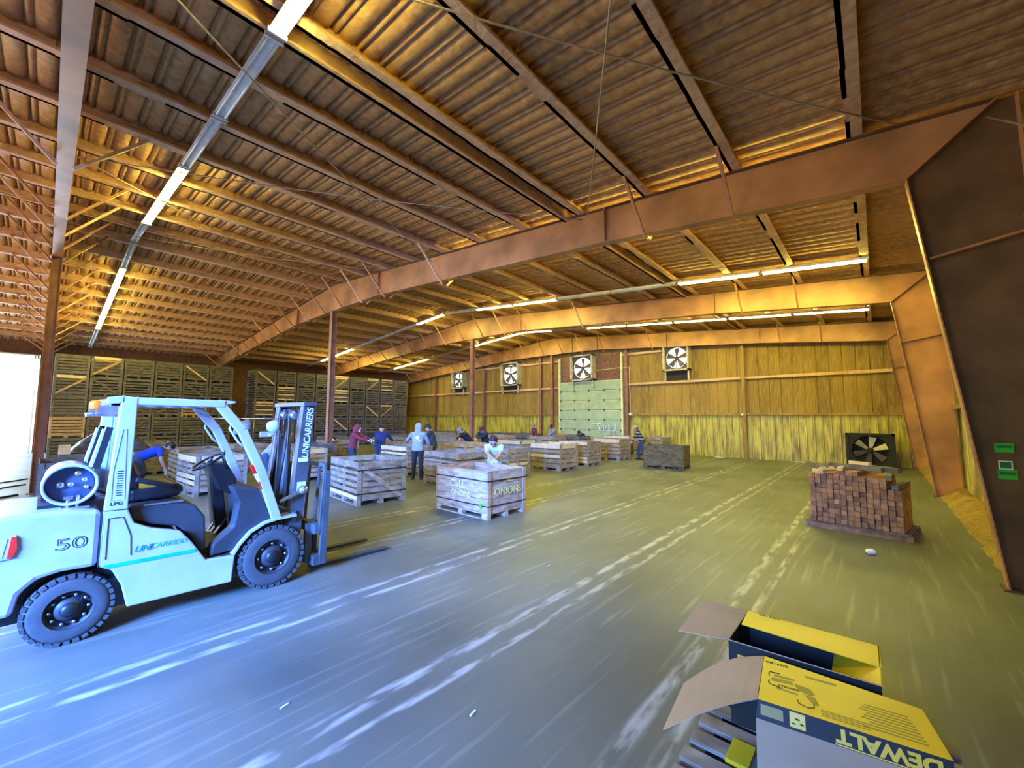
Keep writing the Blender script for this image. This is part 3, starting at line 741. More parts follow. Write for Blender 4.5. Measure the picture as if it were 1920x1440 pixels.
# odds and ends on the bin right of the mast
for (x, y, r_, mt, l) in ((-17.6,8.3,.13,'black','small black bundle lying on the bin by the maroon worker'),(-17.9,8.5,.07,'white','small white lump on the bin right of the mast'),(-17.2,8.1,.06,'white','white scrap on the right corner of the bin by the mast')):
    tag(MB().bb((x-r_*1.6,y-r_,.97),(x+r_*1.6,y+r_,.985)).ball((x,y,.985+r_*.5),(r_*1.4,r_,r_*.55)).build('bundle', mt), l, 'bundle')
# bin floors to rest on: a board across the bin so the bundles lie on it
tag(MB().bb((-18.2,7.9,.955),(-16.8,8.9,.972)).build('loose_board','wood_grey'), 'loose board laid across the bin right of the mast', 'board')
# dark tarp hump behind the forklift
tm = MB(); random.seed(9); n_, m_ = 18, 10; vs = []
for i in range(n_+1):
    for j in range(m_+1):
        u, v = i/n_*2-1, j/m_*2-1; hgt = .62*max(0,(1-abs(u)**2.2))*max(0,(1-abs(v)**2.4)); vs.append((v*.6,u*.85,hgt+random.uniform(-.02,.02)*(hgt > .05)))
tm.add(vs, [(i*(m_+1)+j,i*(m_+1)+j+1,(i+1)*(m_+1)+j+1,(i+1)*(m_+1)+j) for i in range(n_) for j in range(m_)], 0, True)
tm.add([(-.6,-.85,-.01),(.6,-.85,-.01),(.6,.85,-.01),(-.6,.85,-.01)], [(3,2,1,0)])
o = tm.build('tarp_pile', 'tarp'); o.location = (-16.6,1.35,.98)
tag(o, 'dark crumpled tarp heaped on the bin behind the forklift pillar', 'tarp')
tag(MB().bb((-15.86,.3,.97),(-15.82,.52,1.22)).build('board_offcut','wood_pale'), 'short pale board offcut standing on the dark bin edge at the left', 'board')
# cables on the left floor
cb_ = MB().tube([(-14.6,-.6,.95),(-14.9,-.75,.5),(-15.2,-1.05,.03),(-15.6,-.7,.02),(-16,-.3,.02)], .022, 6)
tag(cb_.build('strap_cable','cable'), 'black strap slanting to the floor by the left doorway', 'cable')
for q, l in enumerate(('black cable snaking on the bluish floor at the left doorway','second black cable lying nearer the doorway')):
    pts = [(-15.5-q*1.6-i*.35, -1.6+.16*i+.12*math.sin(i*1.7+q), .015) for i in range(9)]
    tag(MB().tube(pts, .018, 6).build('floor_cable','cable'), l, 'cable')

# ------------------------------------------------------------------ timber stack on pallet
t = thing('timber_pallet', 'low reddish wooden pallet under the stack of timber ends', 'pallet', (-.30,9.75,0), math.radians(-9))
for y in (-.42,0,.42): MB().bb((-.72,y-.045,.0),(.72,y+.045,.09)).build('skid', 'block', t)
MB().bb((-.70,-.5,.09),(.70,.5,.115)).build('deck', 'wood_dark', t)
tp = Matrix.Translation((-.30,9.75,0)) @ Matrix.Rotation(math.radians(-9),4,'Z')
bs = .0895
me0 = MB().bb((-.041,-.44,-.041),(.041,.44,.041)).build('timber_block','block', bevel=.004)
me0d = MB().bb((-.041,-.44,-.041),(.041,.44,.041)).build('timber_block','wood_dark', bevel=.004)
me0p = MB().bb((-.041,-.17,-.03),(.041,.17,.03)).build('timber_block','wood_pale', bevel=.004)
pr = {'n': me0, 'd': me0d, 'p': me0p}; usedb = set(); random.seed(31)
def blk(k_, x, y, z, rx=0, ry=0, rzz=0, label=None, scale=None):
    o = pr[k_]
    if k_ in usedb: o = o.copy(); C.objects.link(o)
    usedb.add(k_)
    o.matrix_world = tp @ (Matrix.Translation((x,y,z)) @ Matrix.Rotation(rzz,4,'Z') @ Matrix.Rotation(ry,4,'Y') @ Matrix.Rotation(rx,4,'X'))
    tag(o, label or 'square reddish timber with its end facing the camera, inside the stack', 'timber', 'timbers stacked on the pallet' if not label else 'loose timbers on top of the stack')
for c in range(14):
    hmax = [10,10,10,10,10,11,11,11,10,10,10,10,8,8][c]
    for r_ in range(hmax):
        blk('n', -.585+c*bs, random.uniform(-.035,.035), .117+.042+r_*.0845+random.uniform(-.001,.001), 0, 0, random.uniform(-.004,.004))
def sizes(): pass
zt = .117+.042+10*.0845
blk('d', -.60,-.05,zt+.062,0,0,.55,'dark grey timber jutting out at the top left corner of the stack')
blk('p', -.50,-.40,zt-.01,0,0,.5,'short pale timber end at the left of the stack top')
blk('p', -.36,-.40,zt+.045,0,.7,-.35,'short pale timber tipped on its corner on the stack')
blk('p', -.16,-.38,zt+.075,0,0,.1,'short pale timber left of the middle of the stack top')
blk('d', -.02,-.1,zt+.088,0,0,1.15,'long grey timber lying crosswise on the stack')
blk('d', .22,.05,zt+.088,0,0,1.0,'dark timber lying crosswise beside the long grey one')
blk('p', .06,-.12,zt+.165,.0,.06,1.1,'brightest pale block, highest on the timber stack')
blk('d', .44,-.1,zt+.005,.05,0,.1,'dark timber at the right shoulder of the stack top')
blk('d', .57,-.05,zt-.168,0,0,-.05,'dark timber on the lower right step of the stack')
tag(MB().ball((-.16,8.03,.04),(.065,.055,.04)).build('onion','white'), 'single pale onion lying on the floor near the timber stack', 'onion')
# floor litter
for (x,y,l) in ((-3.35,4.55,'thin white splinter on the floor left of the faded double line'),(-2.1,2.0,'crumpled white scrap on the dark floor near the camera'),(-3.1,1.2,'small pale crumb on the floor at the lower left')):
    tag(MB().box((x,y,.005),(.014,.06,.008),0,Matrix.Rotation(.2,3,'Z')).build('floor_scrap','white'), l, 'scrap')
# ------------------------------------------------------------------ forklift
FK = thing('forklift', 'white gas forklift parked at the left with its mast pointing down the hall', 'forklift', (-5.87,.25,0))
def fk(mb, name, mat, bevel=0., parent=FK): return mb.build(name, mat, parent, bevel)
o = fk(MB().prism([(-.74,.34),(-.76,.95),(-.66,1.07),(-.42,1.14),(-.05,1.14),(.15,1.10),(.15,.61),(-.07,.615),(-.2,.59),(-.29,.50),(-.32,.33)],'x',-.56,.56), 'counterweight', 'cwt', .035)
SP = [(.165,1.09),(.33,1.08),(.38,.95),(.51,.88),(.73,.81),(.83,.68),(.96,.47),(1.22,.45),(1.20,.18),(.37,.19),(.32,.40),(.25,.55),(.165,.60)]
for x0, x1 in ((.50,.57),(-.57,-.50)): fk(MB().prism(SP,'x',x0,x1), 'side_panel', 'white_paint', .012)
fk(MB().bb((-.38,-.5,.22),(.38,1.9,.55)).bb((-.5,.2,.2),(.5,1.25,.46)).bb((-.3,-.1,.5),(.3,.3,1.0)).bb((-.5,.16,.6),(.5,.36,1.05)), 'chassis', 'rust_dark' if False else 'mid_grey')
MB().prism([(.18,.61),(.86,.605),(.875,.57),(.22,.575)],'x',.571,.574).build('teal_band','teal',FK)
fk(MB().prism([(.36,.97),(.50,.905),(.72,.84),(.83,.72),(.92,.55),(.97,.56),(.95,.90),(.86,1.03),(.70,1.09),(.34,1.09)],'x',-.49,.49), 'engine_hood', 'mid_grey', .02)
fk(MB().bb((-.48,.9,.42),(.48,1.3,.47)), 'floor_plate', 'mid_grey')
# panel crease lines
cr = MB()
for a, b in (((.20,1.02),(.20,.66)),((.20,1.02),(.30,1.02)),((.30,1.02),(.36,.84)),((.36,.84),(.37,.66)),((.155,1.10),(.155,.6))):
    cr.beam((.572,a[0],a[1]),(.572,b[0],b[1]),.006,.006,(1,0,0))
cr.build('panel_seam','mid_grey',FK)
# wheels
def wheel(name, y, r, wd, sgn, holes):
    t = MB(); x0 = sgn*(.57-wd); x1 = sgn*.57; m_ = (x0+x1)/2; k = sgn
    hw = wd/2; prof = [(-hw,r*.55),(-hw-.0,r*.62),(-hw-.004,r*.8),(-hw+.015,r*.93),(-hw+.05,r*.985),(0,r),(hw-.05,r*.985),(hw-.015,r*.93),(hw+.004,r*.8),(hw,r*.62),(hw,r*.55)]
    t.lathe(prof,'x',(m_,y,r),caps=False)
    for q in range(30):
        a = 2*PI*q/30
        for s_ in (-1,1):
            R_ = Matrix.Rotation(a,3,'X'); c = Vector((m_+s_*(hw-.035),y,r))+R_ @ Vector((0,0,r*.955))
            t.box(c,(.065,.022 if 0 else r*.14,r*.10),0,R_)
    o = t.build(name,'rubber',FK)
    xo = m_+sgn*(hw-.02)
    rim = MB().lathe([(0,r*.10),(0,r*.3),(-.04,r*.34),(-.05,r*.48),(.0,r*.52),(.012,r*.585),(-.02,r*.6),(-.14,r*.6)] if sgn > 0 else [(0,r*.10),(0,r*.3),(.04,r*.34),(.05,r*.48),(.0,r*.52),(-.012,r*.585),(.02,r*.6),(.14,r*.6)],'x',(xo,y,r))
    rim.build('rim','mid_grey',o)
    MB().lathe([(sgn*-.03,r*.2),(sgn*.02,r*.2),(sgn*.035,r*.12),(sgn*.04,.004)],'x',(xo,y,r)).build('hub_cap','black',o)
    nt2 = MB()
    for q in range(holes):
        a = 2*PI*q/holes; nt2.cyl((xo-sgn*.04,y+r*.42*math.cos(a),r+r*.42*math.sin(a)),(xo-sgn*.005,y+r*.42*math.cos(a),r+r*.42*math.sin(a)),r*.045,8)
    nt2.build('wheel_nuts','chrome',o)
for sg in (1,-1):
    wheel('front_wheel',1.60,.345,.22,sg,8); wheel('rear_wheel',0.0,.285,.19,sg,10)
fk(MB().cyl((-.5,0,.285),(.5,0,.285),.06).cyl((-.5,1.6,.345),(.5,1.6,.345),.09).bb((-.35,-.06,.28),(.35,.06,.56)), 'axle', 'black')
# overhead guard
og = MB()
for s_ in (1,-1):
    og.prism([(.165,1.09),(.325,1.09),(.34,2.13),(.23,2.15),(.215,1.9)],'x',s_*.49,s_*.575)
    og.beam((s_*.53,.23,2.10),(s_*.53,1.05,2.09),.08,.075)
    for a, b in (((.99,2.10),(1.23,1.80)),((1.23,1.80),(1.44,1.33)),((1.44,1.33),(1.63,.76))): og.beam((s_*.53,a[0],a[1]),(s_*.53,b[0]+.003,b[1]-.006),.07,.095,(0,1,0))
    og.prism([(.13,2.06),(.13,2.13),(.25,2.15),(.25,2.08)],'x',s_*.49,s_*.575)
for y in (.2,.36,.52,.68,.84,1.0): og.bb((-.5,y-.02,2.095),(.5,y+.02,2.125))
og.prism([(1.0,2.06),(1.0,2.135),(1.16,2.12),(1.14,2.10)],'x',-.56,.56)
fk(og,'overhead_guard','white_paint',.008)
# louvre slots and sunken panel on pillar
lv = MB()
for i in range(11): lv.bb((.575,.235,1.22+i*.022),(.578,.275,1.228+i*.022))
lv.build('louvre_slots','mid_grey',FK)
pc = MB()
for a, b in (((.205,1.18),(.205,1.45)),((.205,1.45),(.25,1.83)),((.25,1.83),(.275,1.83)),((.275,1.83),(.295,1.18)),((.295,1.18),(.205,1.18))): pc.beam((.576,a[0],a[1]),(.576,b[0],b[1]),.004,.006,(1,0,0))
pc.build('pillar_crease','cwt',FK)
text('lettering','LPG',.042,'ink',FK,(.577,.245,1.148),(PI/2,0,PI/2),.0005,.001,1.2)
text('lettering','50',.135,'ink',FK,(.562,-.02,.845),(PI/2,0,PI/2),.0005,.002,1.5)
text('lettering','50',.135,'cwt',FK,(.5635,-.02,.845),(PI/2,0,PI/2),.0005,-.0035,1.5)
text('lettering','UNI',.075,'teal_ink',FK,(.573,.455,.70),(PI/2,0,PI/2),.0005,.002,1.0,.3)
text('lettering','CARRIERS',.065,'teal',FK,(.573,.645,.705),(PI/2,0,PI/2),.0005,.0,1.0,.3)
# beacon and work lights
bc = MB().lathe([(0,.07),(.015,.07),(.02,.045),(.05,.045)],'z',(.10,.08,1.97)); bc.bb((.02,.02,1.95),(.2,.22,1.97)).bb((.06,.1,1.95),(.14,.24,2.06)).build('beacon_base','chrome',FK)
MB().lathe([(0,.045),(.07,.043),(.085,.03),(.09,.005)],'z',(.10,.08,2.02)).build('beacon_lens','orange',FK)
for x in (.40,-.30):
    wl = MB().beam((x,.10,1.47),(x,.17,1.85),.12,.05,(0,1,0)).build('work_light','black',FK)
    MB().beam((x,.065,1.49),(x,.135,1.83),.10,.02,(0,1,0)).build('lamp_lens','navy_paint',wl)
fk(MB().prism([(.12,1.2),(.22,1.2),(.25,2.0),(.16,2.0)],'x',-.36,-.24),'rear_panel','navy_paint',.01)
# gas tank
gt = MB().lathe([(-.42,.05),(-.40,.12),(-.34,.165),(.26,.165),(.28,.155),(.30,.10),(.305,.01)],'x',(0,-.05,1.335)).build('gas_tank','cwt',FK)
MB().lathe([(.25,.165),(.25,.182),(.42,.182),(.42,.160),(.27,.160),(.25,.165)],'x',(0,-.05,1.335),caps=False).build('collar','cwt',gt)
MB().cyl((.315,-.05,1.335),(.33,-.05,1.335),.155,30).build('tank_face','tank_blue',gt)
vv = MB()
vv.cyl((.33,-.05,1.335),(.365,-.05,1.335),.022).cyl((.33,-.115,1.335),(.36,-.115,1.335),.028); vv.build('gauge','chrome',gt)
MB().cyl((.33,-.01,1.43),(.37,-.01,1.43),.022).build('brass_valve','brass',gt); MB().cyl((.33,.04,1.31),(.37,.055,1.30),.014).build('brass_valve','brass',gt); MB().cyl((.33,.035,1.37),(.36,.035,1.37),.02).build('gauge','chrome',gt)
MB().bb((-.3,-.24,1.13),(.36,.14,1.17)).bb((.0,-.22,1.17),(.06,-.16,1.24)).bb((.2,.06,1.17),(.26,.12,1.24)).bb((-.2,-.22,1.17),(-.14,-.16,1.24)).build('tank_bracket','black',gt)
MB().cyl((.40,-.06,1.13),(.40,-.06,1.22),.012).cyl((.40,.0,1.13),(.40,.0,1.24),.012).bb((.38,-.09,1.21),(.42,-.03,1.235)).bb((.36,-.1,1.125),(.44,.08,1.14)).build('clamp_bolt','chrome',gt)
fk(MB().tube([(.33,.04,1.31),(.35,.14,1.25),(.3,.22,1.2),(.2,.24,1.1)],.012,8),'gas_hose','black')
# seat
st = MB().prism([(.30,1.22),(.27,1.56),(.34,1.60),(.43,1.33),(.44,1.2)],'x',-.24,.24).build('seat','seat',FK,.03)
MB().prism([(.36,1.10),(.36,1.22),(.74,1.25),(.80,1.20),(.76,1.11)],'x',-.26,.26).build('seat_cushion','seat',st,.03)
MB().beam((.27,.4,1.32),(.27,.70,1.22),.05,.05).build('armrest','seat',st,.01)
MB().bb((.45,.45,1.085),(.50,.75,1.10)).build('seat_rail','chrome',st)
# cowl, column, wheel
fk(MB().prism([(1.16,1.19),(1.43,1.14),(1.585,.77),(1.36,.67),(1.23,.50),(1.0,.48),(1.02,.60),(1.20,.75),(1.24,1.0)],'x',.36,.52).prism([(1.16,1.19),(1.43,1.14),(1.585,.77),(1.36,.67),(1.23,.50)],'x',-.52,-.36).prism([(1.25,1.17),(1.43,1.14),(1.6,.77),(1.5,.55),(1.3,.5)],'x',-.5,.5),'front_cowl','mid_grey',.02)
fk(MB().prism([(1.02,1.40),(1.20,1.42),(1.32,1.2),(1.25,1.05),(1.12,1.12)],'x',-.16,.16).beam((0,1.1,1.38),(0,1.22,.6),.14,.12,(0,1,0)),'steering_column','black',.02)
sw = MB(); c0 = Vector((0,1.055,1.435)); ax1 = Vector((1,0,0)); ax2 = Vector((0,.86,.51)); ring = [c0+ax1*.17*math.cos(a)+ax2*.17*math.sin(a) for a in [2*PI*i/28 for i in range(29)]]
sw.tube(ring,.014,8,caps=False)
for a in (0.5,PI-.5,-PI/2): sw.tube([c0-Vector((0,-.02,.03)),c0+ax1*.165*math.cos(a)+ax2*.165*math.sin(a)],.012,6)
sw.ball(c0-Vector((0,-.02,.03)),.04)
fk(sw,'steering_wheel','black')
lk = MB().ball(c0+ax1*.0+ax2*.17+Vector((0,0,.02)),.018).build('wheel_knob','chrome',FK)
pd = MB()
for x in (-.12,.0,.14): pd.beam((x,1.12,.62),(x,1.24,.80),.06,.015)
fk(pd,'pedal','steel_grey')
lev = MB()
for x in (.12,.17,.22): lev.tube([(x,1.20,1.35),(x+.02,1.14,1.52)],.007,6).ball((x+.02,1.14,1.53),.016)
fk(lev,'control_lever','black')
# fender
pts = [(1.20,.46),(1.26,.56),(1.36,.67),(1.50,.745),(1.62,.765),(1.84,.775)]
for s_ in (1,-1):
    fd = MB()
    for a, b in zip(pts[:-1],pts[1:]): fd.beam((s_*.47,a[0],a[1]),(s_*.47,b[0],b[1]),.22,.022)
    fk(fd,'front_fender','white_paint')
# mast
ms = MB()
for s_ in (1,-1):
    ms.beam((s_*.45,1.83,.12),(s_*.45,1.985,2.11),.035,.15,(0,1,0))
    ms.beam((s_*.40,1.77,.12),(s_*.40,1.93,2.11),.10,.03,(0,1,0)); ms.beam((s_*.40,1.90,.12),(s_*.40,2.05,2.11),.10,.03,(0,1,0))
ms.beam((-.5,1.98,2.115),(.5,1.98,2.115),.16,.05).beam((-.5,1.84,.75),(.5,1.84,.75),.05,.12).beam((-.5,1.83,.25),(.5,1.83,.25),.08,.14)
mast = fk(ms,'mast','steel_grey',.004)
text('lettering','UNICARRIERS',.108,'white_ink',mast,(.476,1.972,1.755),(PI/2,-PI/2+.08 if 0 else 0,PI/2),.0008,.002,.95,.12).rotation_euler = Matrix(((0,0,1),(.075,-.997,0),(.997,.075,0))).to_euler()
MB().bb((.469,1.87,1.395),(.472,1.99,1.445)).bb((.469,1.87,1.04),(.472,1.97,1.15)).build('maker_plate','white_ink',mast)
inr = MB()
for s_ in (1,-1): inr.beam((s_*.30,1.86,.2),(s_*.30,2.0,2.05),.05,.10,(0,1,0))
fk(inr,'inner_rail','steel_grey')
for x in (.15,-.17):
    pu = MB().lathe([(-.018,.01),(-.018,.07),(-.008,.06),(.008,.06),(.018,.07),(.018,.01)],'x',(x,1.93,1.97)).build('chain_pulley','chrome',mast)
    MB().beam((x,1.85,.5),(x,1.865,1.97),.025,.02,(0,1,0)).beam((x,2.0,.5),(x,2.0,1.97),.025,.02,(0,1,0)).build('lift_chain','mid_grey',mast)
    MB().cyl((x+.08,1.86,.3),(x+.08,1.97,2.05),.032).build('lift_cylinder','chrome' if x > 0 else 'steel_grey',mast)
hs = MB()
for x in (.02,.05,-.28,-.25): hs.tube([(x,1.8,1.0),(x,1.85,1.4),(x,1.9,1.95),(x,1.95,2.02)],.012,6)
hs.build('hydraulic_hose','black',mast)
fk(MB().beam((.52,1.66,.95),(.52,1.90,1.05),.03,.03).cyl((.48,1.92,1.06),(.56,1.92,1.06),.05,14).ball((.56,1.92,1.06),.025),'tilt_cylinder','chrome')
cg = MB()
for x in (.555,.40,.10,-.10,-.40,-.555): cg.beam((x,2.13,.55),(x,2.17,1.33),.035,.03,(0,1,0))
cg.beam((-.57,2.17,1.34),(.57,2.17,1.34),.04,.05)
cg.prism([(2.17,1.30),(2.24,1.26),(2.22,.12),(2.13,.12)],'x',.53,.575).prism([(2.17,1.30),(2.24,1.26),(2.22,.12),(2.13,.12)],'x',-.575,-.53)
cg.bb((-.57,2.06,.50),(.57,2.14,.62)).bb((-.57,2.06,.12),(.57,2.14,.24)).bb((.40,2.0,.15),(.46,2.08,.62)).bb((-.46,2.0,.15),(-.40,2.08,.62))
fk(cg,'fork_carriage','steel_grey',.005)
for s_ in (1,-1):
    MB().prism([(2.14,.62),(2.19,.62),(2.19,.06),(3.25,.035),(3.25,.02),(2.14,.02)],'x',s_*.30-.05,s_*.30+.05).build('fork','mid_grey',FK)
# mirror lamp, handles, reflective strip
for s_ in (1,-1):
    hd = MB().tube([(s_*.53,1.17,1.78),(s_*.53,1.10,1.84),(s_*.53,1.03,1.88),(s_*.53,1.02,1.84),(s_*.53,1.11,1.69),(s_*.53,1.15,1.65),(s_*.53,1.21,1.67)],.012,8)
    hd.xform(Matrix.Translation((0,.09,-.02)) @ Matrix.Identity(4)); fk(hd,'grab_handle','white_paint')
    fk(MB().lathe([(0,.05),(.06,.075),(.09,.08),(.10,.07)],'y',(s_*.50,1.50,1.84)).bb((s_*.50-.01,1.42,1.72),(s_*.50+.01,1.56,1.78)),'head_lamp','cwt')
    fk(MB().tube([(s_*.53,1.2,1.93),(s_*.53,1.66,1.93),(s_*.53,1.66,1.74),(s_*.53,1.5,1.74)],.006,6),'lamp_guard_wire','chrome')
rs = MB().beam((.54,1.34,1.41),(.54,1.385,1.31),.04,.035,(0,1,0)); rs.beam((.54,1.43,1.22),(.54,1.50,1.08),.04,.035,(0,1,0)); rs.build('reflective_strip','red',FK)
MB().beam((.54,1.385,1.31),(.54,1.43,1.22),.04,.035,(0,1,0)).build('reflective_strip','white_ink',FK)
# tail lamp
tl = MB().prism([(-.50,1.0),(-.335,.985),(-.315,.88),(-.345,.80),(-.5,.79)],'x',.555,.572).build('tail_lamp','cwt',FK,.005)
MB().prism([(-.36,.975),(-.335,.97),(-.325,.88),(-.35,.81),(-.375,.81)],'x',.572,.58).build('red_lens','red',tl)
MB().prism([(-.5,.97),(-.38,.965),(-.40,.82),(-.5,.82)],'x',.572,.576).build('clear_lens','navy_paint',tl)

# ------------------------------------------------------------------ cardboard boxes on a pallet
t = thing('near_pallet', 'grey wooden pallet under the yellow printed boxes at the lower right', 'pallet', (-.30,2.86,0))
for i in range(8):
    y = -.62+i*.165; MB().bb((-.60,y,.10),(.55,y+.10,.125)).build('deck_board', 'wood_grey', t)
for x in (-.55,-.03,.50): MB().bb((x-.04,-.62,0),(x+.04,.64,.10)).build('stringer','wood_dark',t)
def quad(mb, a, b, c, d, th=.004, mi=0):
    a, b, c, d = map(Vector, (a,b,c,d)); n_ = (b-a).cross(d-a).normalized()*th
    return mb.add([a,b,c,d,a-n_,b-n_,c-n_,d-n_], [(0,1,2,3),(7,6,5,4),(0,4,5,1),(1,5,6,2),(2,6,7,3),(3,7,4,0)], mi)
A, Bc, Cc, D = (-.55,2.81,.60), (.09,2.80,.60), (.16,2.47,.60), (-.50,2.37,.60)
nb_ = thing('cardboard_box', 'near yellow printed box with brown front and black lettered band', 'box', (0,0,0), 0, 'yellow printed cardboard boxes')
low = lambda p, z: (p[0], p[1], z)
quad(MB(), A, D, Cc, Bc).build('printed_top','card_print',nb_)
A1, D1, C1 = low(A,.597), low(D,.597), low(Cc,.597)
bz = .528
Db, Cb = (D[0]-.005,D[1]-.03,bz), (Cc[0]-.005,Cc[1]-.03,bz)
band = quad(MB(), D, Db, Cb, Cc).build('black_band','card_black',nb_)
sd = MB(); quad(sd, Db, (Db[0]-.005,Db[1]-.01,.127), (Cb[0]-.02,Cb[1]-.01,.127), Cb); sd.build('front_panel','card',nb_)
sd = MB(); quad(sd, low(A,.597), low(A,.127), (D[0],D[1]-.02,.127), (D[0],D[1]-.0,.597)); quad(sd, low(Bc,.597), (Cc[0],Cc[1],.597), (Cc[0],Cc[1]-.02,.127), low(Bc,.127)); quad(sd, low(A,.597), low(Bc,.597), low(Bc,.127), low(A,.127)); sd.build('side_panel','card_black',nb_)
fl_ = MB(); n_ = 6
A2, D2 = Vector((-.93,2.59,.40)), Vector((-.87,2.12,.42)); Av, Dv = Vector(A)-Vector((.003,0,0)), Vector(D)-Vector((.003,0,0))
prev = (Av, Dv)
for i in range(1, n_+1):
    u = i/n_; a_ = Av.lerp(A2,u)+Vector((0,0,.045*math.sin(PI*u))); d_ = Dv.lerp(D2,u)+Vector((0,0,.02*math.sin(PI*u))); quad(fl_, prev[0], a_, d_, prev[1]); prev = (a_, d_)
fl_.build('open_flap','card',nb_)
# print on the near top: local frame with u along D->C, v along D->A
U_ = (Vector(Cc)-Vector(D)).normalized(); V0 = (Vector(A)-Vector(D)); V_ = (V0-U_*V0.dot(U_)).normalized(); W_ = U_.cross(V_)
Lt = (Vector(Cc)-Vector(D)).length
def tp_(u, v, w=.0012): return Vector(D)+U_*u+V_*v+W_*w
Mflip = Matrix((-U_, -V_, W_)).transposed()
def ptext(body, size, u, v, mat, bold=0., sx=1.):
    o = text('printed_lettering', body, size, mat, nb_, tp_(u,v,.0015), (0,0,0), .0004, bold, sx); o.rotation_euler = Mflip.to_euler(); return o
ptext('DS518A', .026, .075, .385, 'card_black', .0005, 1.2)
def strip(u0, v0, u1, v1, mat, name, w=.001, shear=0):
    p = [tp_(u0,v0,w), tp_(u1,v0+shear,w), tp_(u1,v1+shear,w), tp_(u0,v1,w)]
    quad(MB(), *p, th=.0006).build(name, mat, nb_)
strip(.20,.325,.33,.345,'card_grey','title_bar')
# power tool picture
pic = MB()
def pq(pts, w=.0012):
    c = [tp_(u,v,w) for u, v in pts]; n_ = len(c); pic.add(c+[q-W_*.0006 for q in c], [tuple(range(n_)), tuple(range(2*n_-1,n_-1,-1))]+[(i,(i+1)%n_,n_+(i+1)%n_,n_+i) for i in range(n_)])
pq([(.055,.235),(.14,.245),(.15,.215),(.055,.205)]); pq([(.15,.235),(.215,.225),(.235,.185),(.215,.165),(.165,.185)])
pq([(.065,.272),(.15,.275),(.155,.258),(.065,.252)]); pq([(.075,.155),(.16,.15),(.165,.135),(.075,.14)])
pq([(.19,.16),(.235,.155),(.245,.10),(.225,.095),(.205,.13)])
pic.build('tool_picture','card_grey',nb_)
ptext('DEWALT', .022, .125, .178, 'card_black', .0005)
ol = MB(); 
for loop in ([(.16,.10),(.165,.07),(.20,.055),(.225,.07),(.225,.10)], [(.045,.245),(.04,.26),(.045,.285),(.09,.29)], [(.045,.20),(.04,.18),(.05,.165),(.10,.155)]): ol.tube([tp_(u,v,.001) for u,v in loop], .0022, 5)
ol.build('tool_outline','card_black',nb_)
for i in range(9):
    strip(.40+.012*(i % 3), .05+.022*i, .61-.004*i, .058+.022*i, 'card_grey', 'small_print_line')
for i in range(4): strip(.25, .03+.014*i, .42, .035+.014*i, 'card_grey', 'small_print_line')
# band: lettering upside down
Wb = (Vector(Cb)-Vector(Db)).cross(Vector(D)-Vector(Db)).normalized(); Vb = ((Vector(D)-Vector(Db))-U_*(Vector(D)-Vector(Db)).dot(U_)).normalized(); Wb = U_.cross(Vb).normalized()
def bp_(u, v, w): return Vector(Db)+U_*u+Vb*v+Wb*w
bandh = (Vector(D)-Vector(Db)).length
o = text('printed_lettering','DEWALT',.070,'card_print',band,bp_(.475,bandh*.52,.003),(0,0,0),.0006,.003,1.2); o.rotation_euler = Matrix((-U_,-Vb,Wb)).transposed().to_euler()
def bquad(u0,u1,v0,v1,mat,name,w=.0015):
    quad(MB(), bp_(u0,v0,w), bp_(u1,v0,w), bp_(u1,v1,w), bp_(u0,v1,w), th=.0008).build(name,mat,band)
bquad(.30,.66,bandh*.03,bandh*.09,'card_print','yellow_rule'); bquad(.02,.11,bandh*.25,bandh*.8,'card_grey','worn_label'); bquad(.135,.195,bandh*.15,bandh*.9,'card_print','badge')
bg_ = MB()
for (u,v,r_) in ((.15,.35,.008),(.165,.6,.01),(.182,.4,.008)): bg_.ball(bp_(u,bandh*v,.002),(r_,r_*.8,.002))
bg_.build('badge_emblem','card_black',band)
# far box
fbx = thing('cardboard_box', 'far open yellow printed box behind the nearest box', 'box', (0,0,0), 0, 'yellow printed cardboard boxes')
a, b, c, d = (-.75,3.38,.60), (-.06,3.39,.60), (-.05,2.90,.60), (-.75,2.86,.60)
sd = MB(); quad(sd, d, low(d,.127), low(c,.127), c); quad(sd, a, low(a,.127), low(d,.127), d); quad(sd, a, b, low(b,.127), low(a,.127)); sd.build('box_wall','card_black',fbx)
MB().bb((-.74,2.87,.127),(-.06,3.38,.135)).build('box_floor','card_black',fbx)
sd = MB(); quad(sd, b, c, low(c,.127), low(b,.127)); sd.build('box_wall','card_print',fbx)
yf = MB(); p1, p2 = Vector((-.735,3.12,.605)), Vector((-.05,3.11,.60)); quad(yf, a, p1, p2, b)
yf.build('printed_flap','card_print',fbx)
for i, (u0,u1,v0,v1) in enumerate(((.12,.60,.55,.62),(.35,.92,.28,.33),(.2,.55,.35,.42))):
    va = Vector(a); vb = Vector(b); f_ = lambda u,v: (p1.lerp(p2,u)).lerp(va.lerp(vb,u),v)+Vector((0,0,.002))
    quad(MB(), f_(u0,v0), f_(u1,v0+.05), f_(u1,v1+.05), f_(u0,v1), th=.0006).build('worn_print','card_grey' if i == 2 else 'brass_print',fbx) if False else None
o = text('printed_lettering','DS518A',.03,'card_black',fbx,(-.62,3.355,.604),(0,0,PI),.0004,.0005,1.2)
fb2 = MB(); A3, D3 = Vector((-1.05,3.38,.585)), Vector((-1.04,2.82,.575)); quad(fb2, a, A3, D3, d); fb2.build('open_flap','card',fbx)
MB2 = MB(); quad(MB2, d, (-.785,2.83,.618), (-.04,2.875,.612), c); MB2.build('front_flap','card',fbx)
MB2 = MB(); quad(MB2, b, (-.27,3.33,.50), (-.27,2.95,.50), c); MB2.build('side_flap','card_print',fbx)
text('printed_lettering','DEWALT',.085,'card_print',fbx,(-.50,2.868,.50),(PI/2,0,math.radians(3.3)),.0008,.003,1.2)
